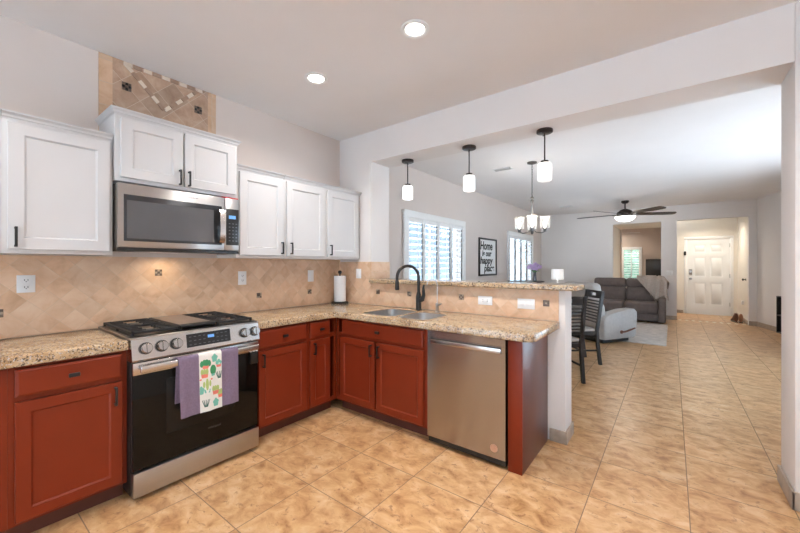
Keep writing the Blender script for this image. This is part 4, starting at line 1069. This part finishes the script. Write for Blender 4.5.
m = MB(); m.lathe([(.07, .6005), (.07, .615), (.03, .63), (.045, .70), (.05, .78), (.02, .87), (.01, .93)], (.585, 10.35, 0), n=20); m.build('base', 'plate', r)
m = MB(); m.lathe([(.155, .945), (.150, 1.215), (.147, 1.215), (.152, .945)], (.585, 10.35, 0), n=32, cap0=False, cap1=False); m.rings([[(.585 + q * math.cos(2 * PI * k / 32), 10.35 + q * math.sin(2 * PI * k / 32), z) for k in range(32)] for q, z in ((.155, .945), (.152, .945))], False, False); m.build('lamp_shade', 'lampshade', r, angle=60)
m = MB(); m.lathe([(.012, .93), (.014, .96), (.03, 1.0), (.03, 1.04), (.005, 1.07)], (.585, 10.35, 0), n=14); m.build('bulb', 'bulb', r)

# study beyond the opening: television on a stand, a small white fan
r = thing('television', 'black television seen through the opening behind the loveseat', 'television', (2.68, 13.95, .98))
m = B((2.40, 13.93, 1.0), (2.99, 13.96, 1.52), .004); m.build('screen', 'screen', r)
m = B((2.55, 13.88, .82), (2.85, 14.02, .83), .003); m.box((2.68, 13.95, .825), (2.72, 13.965, 1.05)); m.build('stand', 'blackplastic', r)
r = thing('media_cabinet', 'white low cabinet under the television beyond the opening', 'cabinet', (2.65, 13.95, 0))
m = B((2.33, 13.78, .05), (3.0, 14.15, .82), .004); m.build('body', 'plate', r)
m = B((2.35, 13.80, 0), (2.98, 14.13, .05)); m.build('plinth', 'black', r)
for k in range(2):
    m = MB(); Fr((2.34 + k * .33, 13.78, 0), (1, 0, 0), (0, -1, 0)).door(m, 0, .32, .08, .79, 0); m.build('door', 'plate', r)
r = thing('small_ceiling_fan', 'white ceiling fan blade and hub in the room beyond the opening', 'ceiling fan', (1.60, 13.0, 2.75))
zc = 2.33
m = MB(); m.lathe([(.05, 2.75), (.05, 2.71), (.012, 2.70), (.012, zc + .06)], (1.72, 13.1, 0), n=14); m.build('downrod', 'bronze', r)
m = MB(); m.lathe([(.02, zc + .09), (.09, zc + .06), (.10, zc), (.06, zc - .03), (.01, zc - .035)], (1.72, 13.1, 0), n=20); m.build('motor', 'bronze', r)
for k in range(4):
    R = Matrix.Translation((1.72, 13.1, zc)) @ Matrix.Rotation(k * PI / 2 + .1, 4, 'Z') @ Matrix.Rotation(.18, 4, 'X')
    m = MB(); m.box((.08, -.055, -.004), (.58, .055, .004), .003, mat=R); m.build('blade', 'plate', r)
# entry bits
r = thing('doorbell_chime', 'small black box on the front door frame', 'doorbell', (3.36, 12.58, 1.6))
m = B((3.335, 12.55, 1.60), (3.385, 12.58, 1.71), .005); m.build('case', 'black', r)
m = B((3.35, 12.547, 1.66), (3.37, 12.551, 1.68)); m.build('lens', 'mwbezel', r)
m = MB(); m.lathe([(.030, 4.42), (.030, 4.412), (.012, 4.41), (.012, 4.385), (.024, 4.378), (.026, 4.362), (.012, 4.35)], (0, 11.26, 1.0), 'x', 14)
tag(m.build('wall_hook', 'black', origin=(4.41, 11.26, 1.0)), 'small dark round hook on the entry side wall', 'hook')
m = B((4.372, 11.5, .40), (4.42, 11.57, .50), .01, 3); tag(m.build('night_light', 'plate', origin=(4.41, 11.93, .4)), 'white plug in night light low on the entry wall', 'night light')
def shoe(x, y, rz, mat, label):
    r = thing('shoe', label, 'shoe', (x, y, 0), rz, 'shoes by the entry wall')
    m = MB(); R = []
    for yy, w, h in ((-.13, .026, .19), (-.12, .036, .20), (-.06, .040, .195), (0, .040, .12), (.06, .042, .062), (.11, .038, .05), (.14, .018, .03)):
        R.append([Vector((w * math.cos(a), yy, .016 + max(0, h * .5 + h * .5 * math.sin(a)))) for a in [2 * PI * i / 12 for i in range(12)]])
    m.rings(R); m.build('upper', mat, r, local=True, angle=60)
    m = MB(); m.prism([(-.03, -.135), (.03, -.135), (.038, 0), (.043, .07), (.03, .13), (0, .148), (-.03, .13), (-.043, .07), (-.038, 0)], 0, .018, .004); m.build('sole', 'blackplastic', r, local=True)
shoe(4.24, 11.42, .2, 'shoe', 'dark brown shoe farther from the wall in the entry'); shoe(4.345, 11.36, -.1, 'shoe2', 'tan shoe nearest the entry side wall')
# black shelf unit against the angled wall
r = thing('shelf_unit', 'black low shelf unit at the right wall, half hidden by the opening', 'shelf', (4.85, 9.93, 0), math.atan2(-1.6, .43) - 0)
def S(lo, hi): return B(lo, hi, .003)
Lw, D, Hh = .9, .18, .74
S((0, -.004, 0), (Lw, .012, Hh)).build('back_panel', 'black', r, local=True)
for a in (0, Lw / 2 - .01, Lw - .02): S((a, -D, .03), (a + .02, 0, Hh)).build('side_panel', 'black', r, local=True)
for z in (.03, .36, Hh - .02): S((0, -D, z), (Lw, 0, z + .02)).build('shelf_board', 'black', r, local=True)
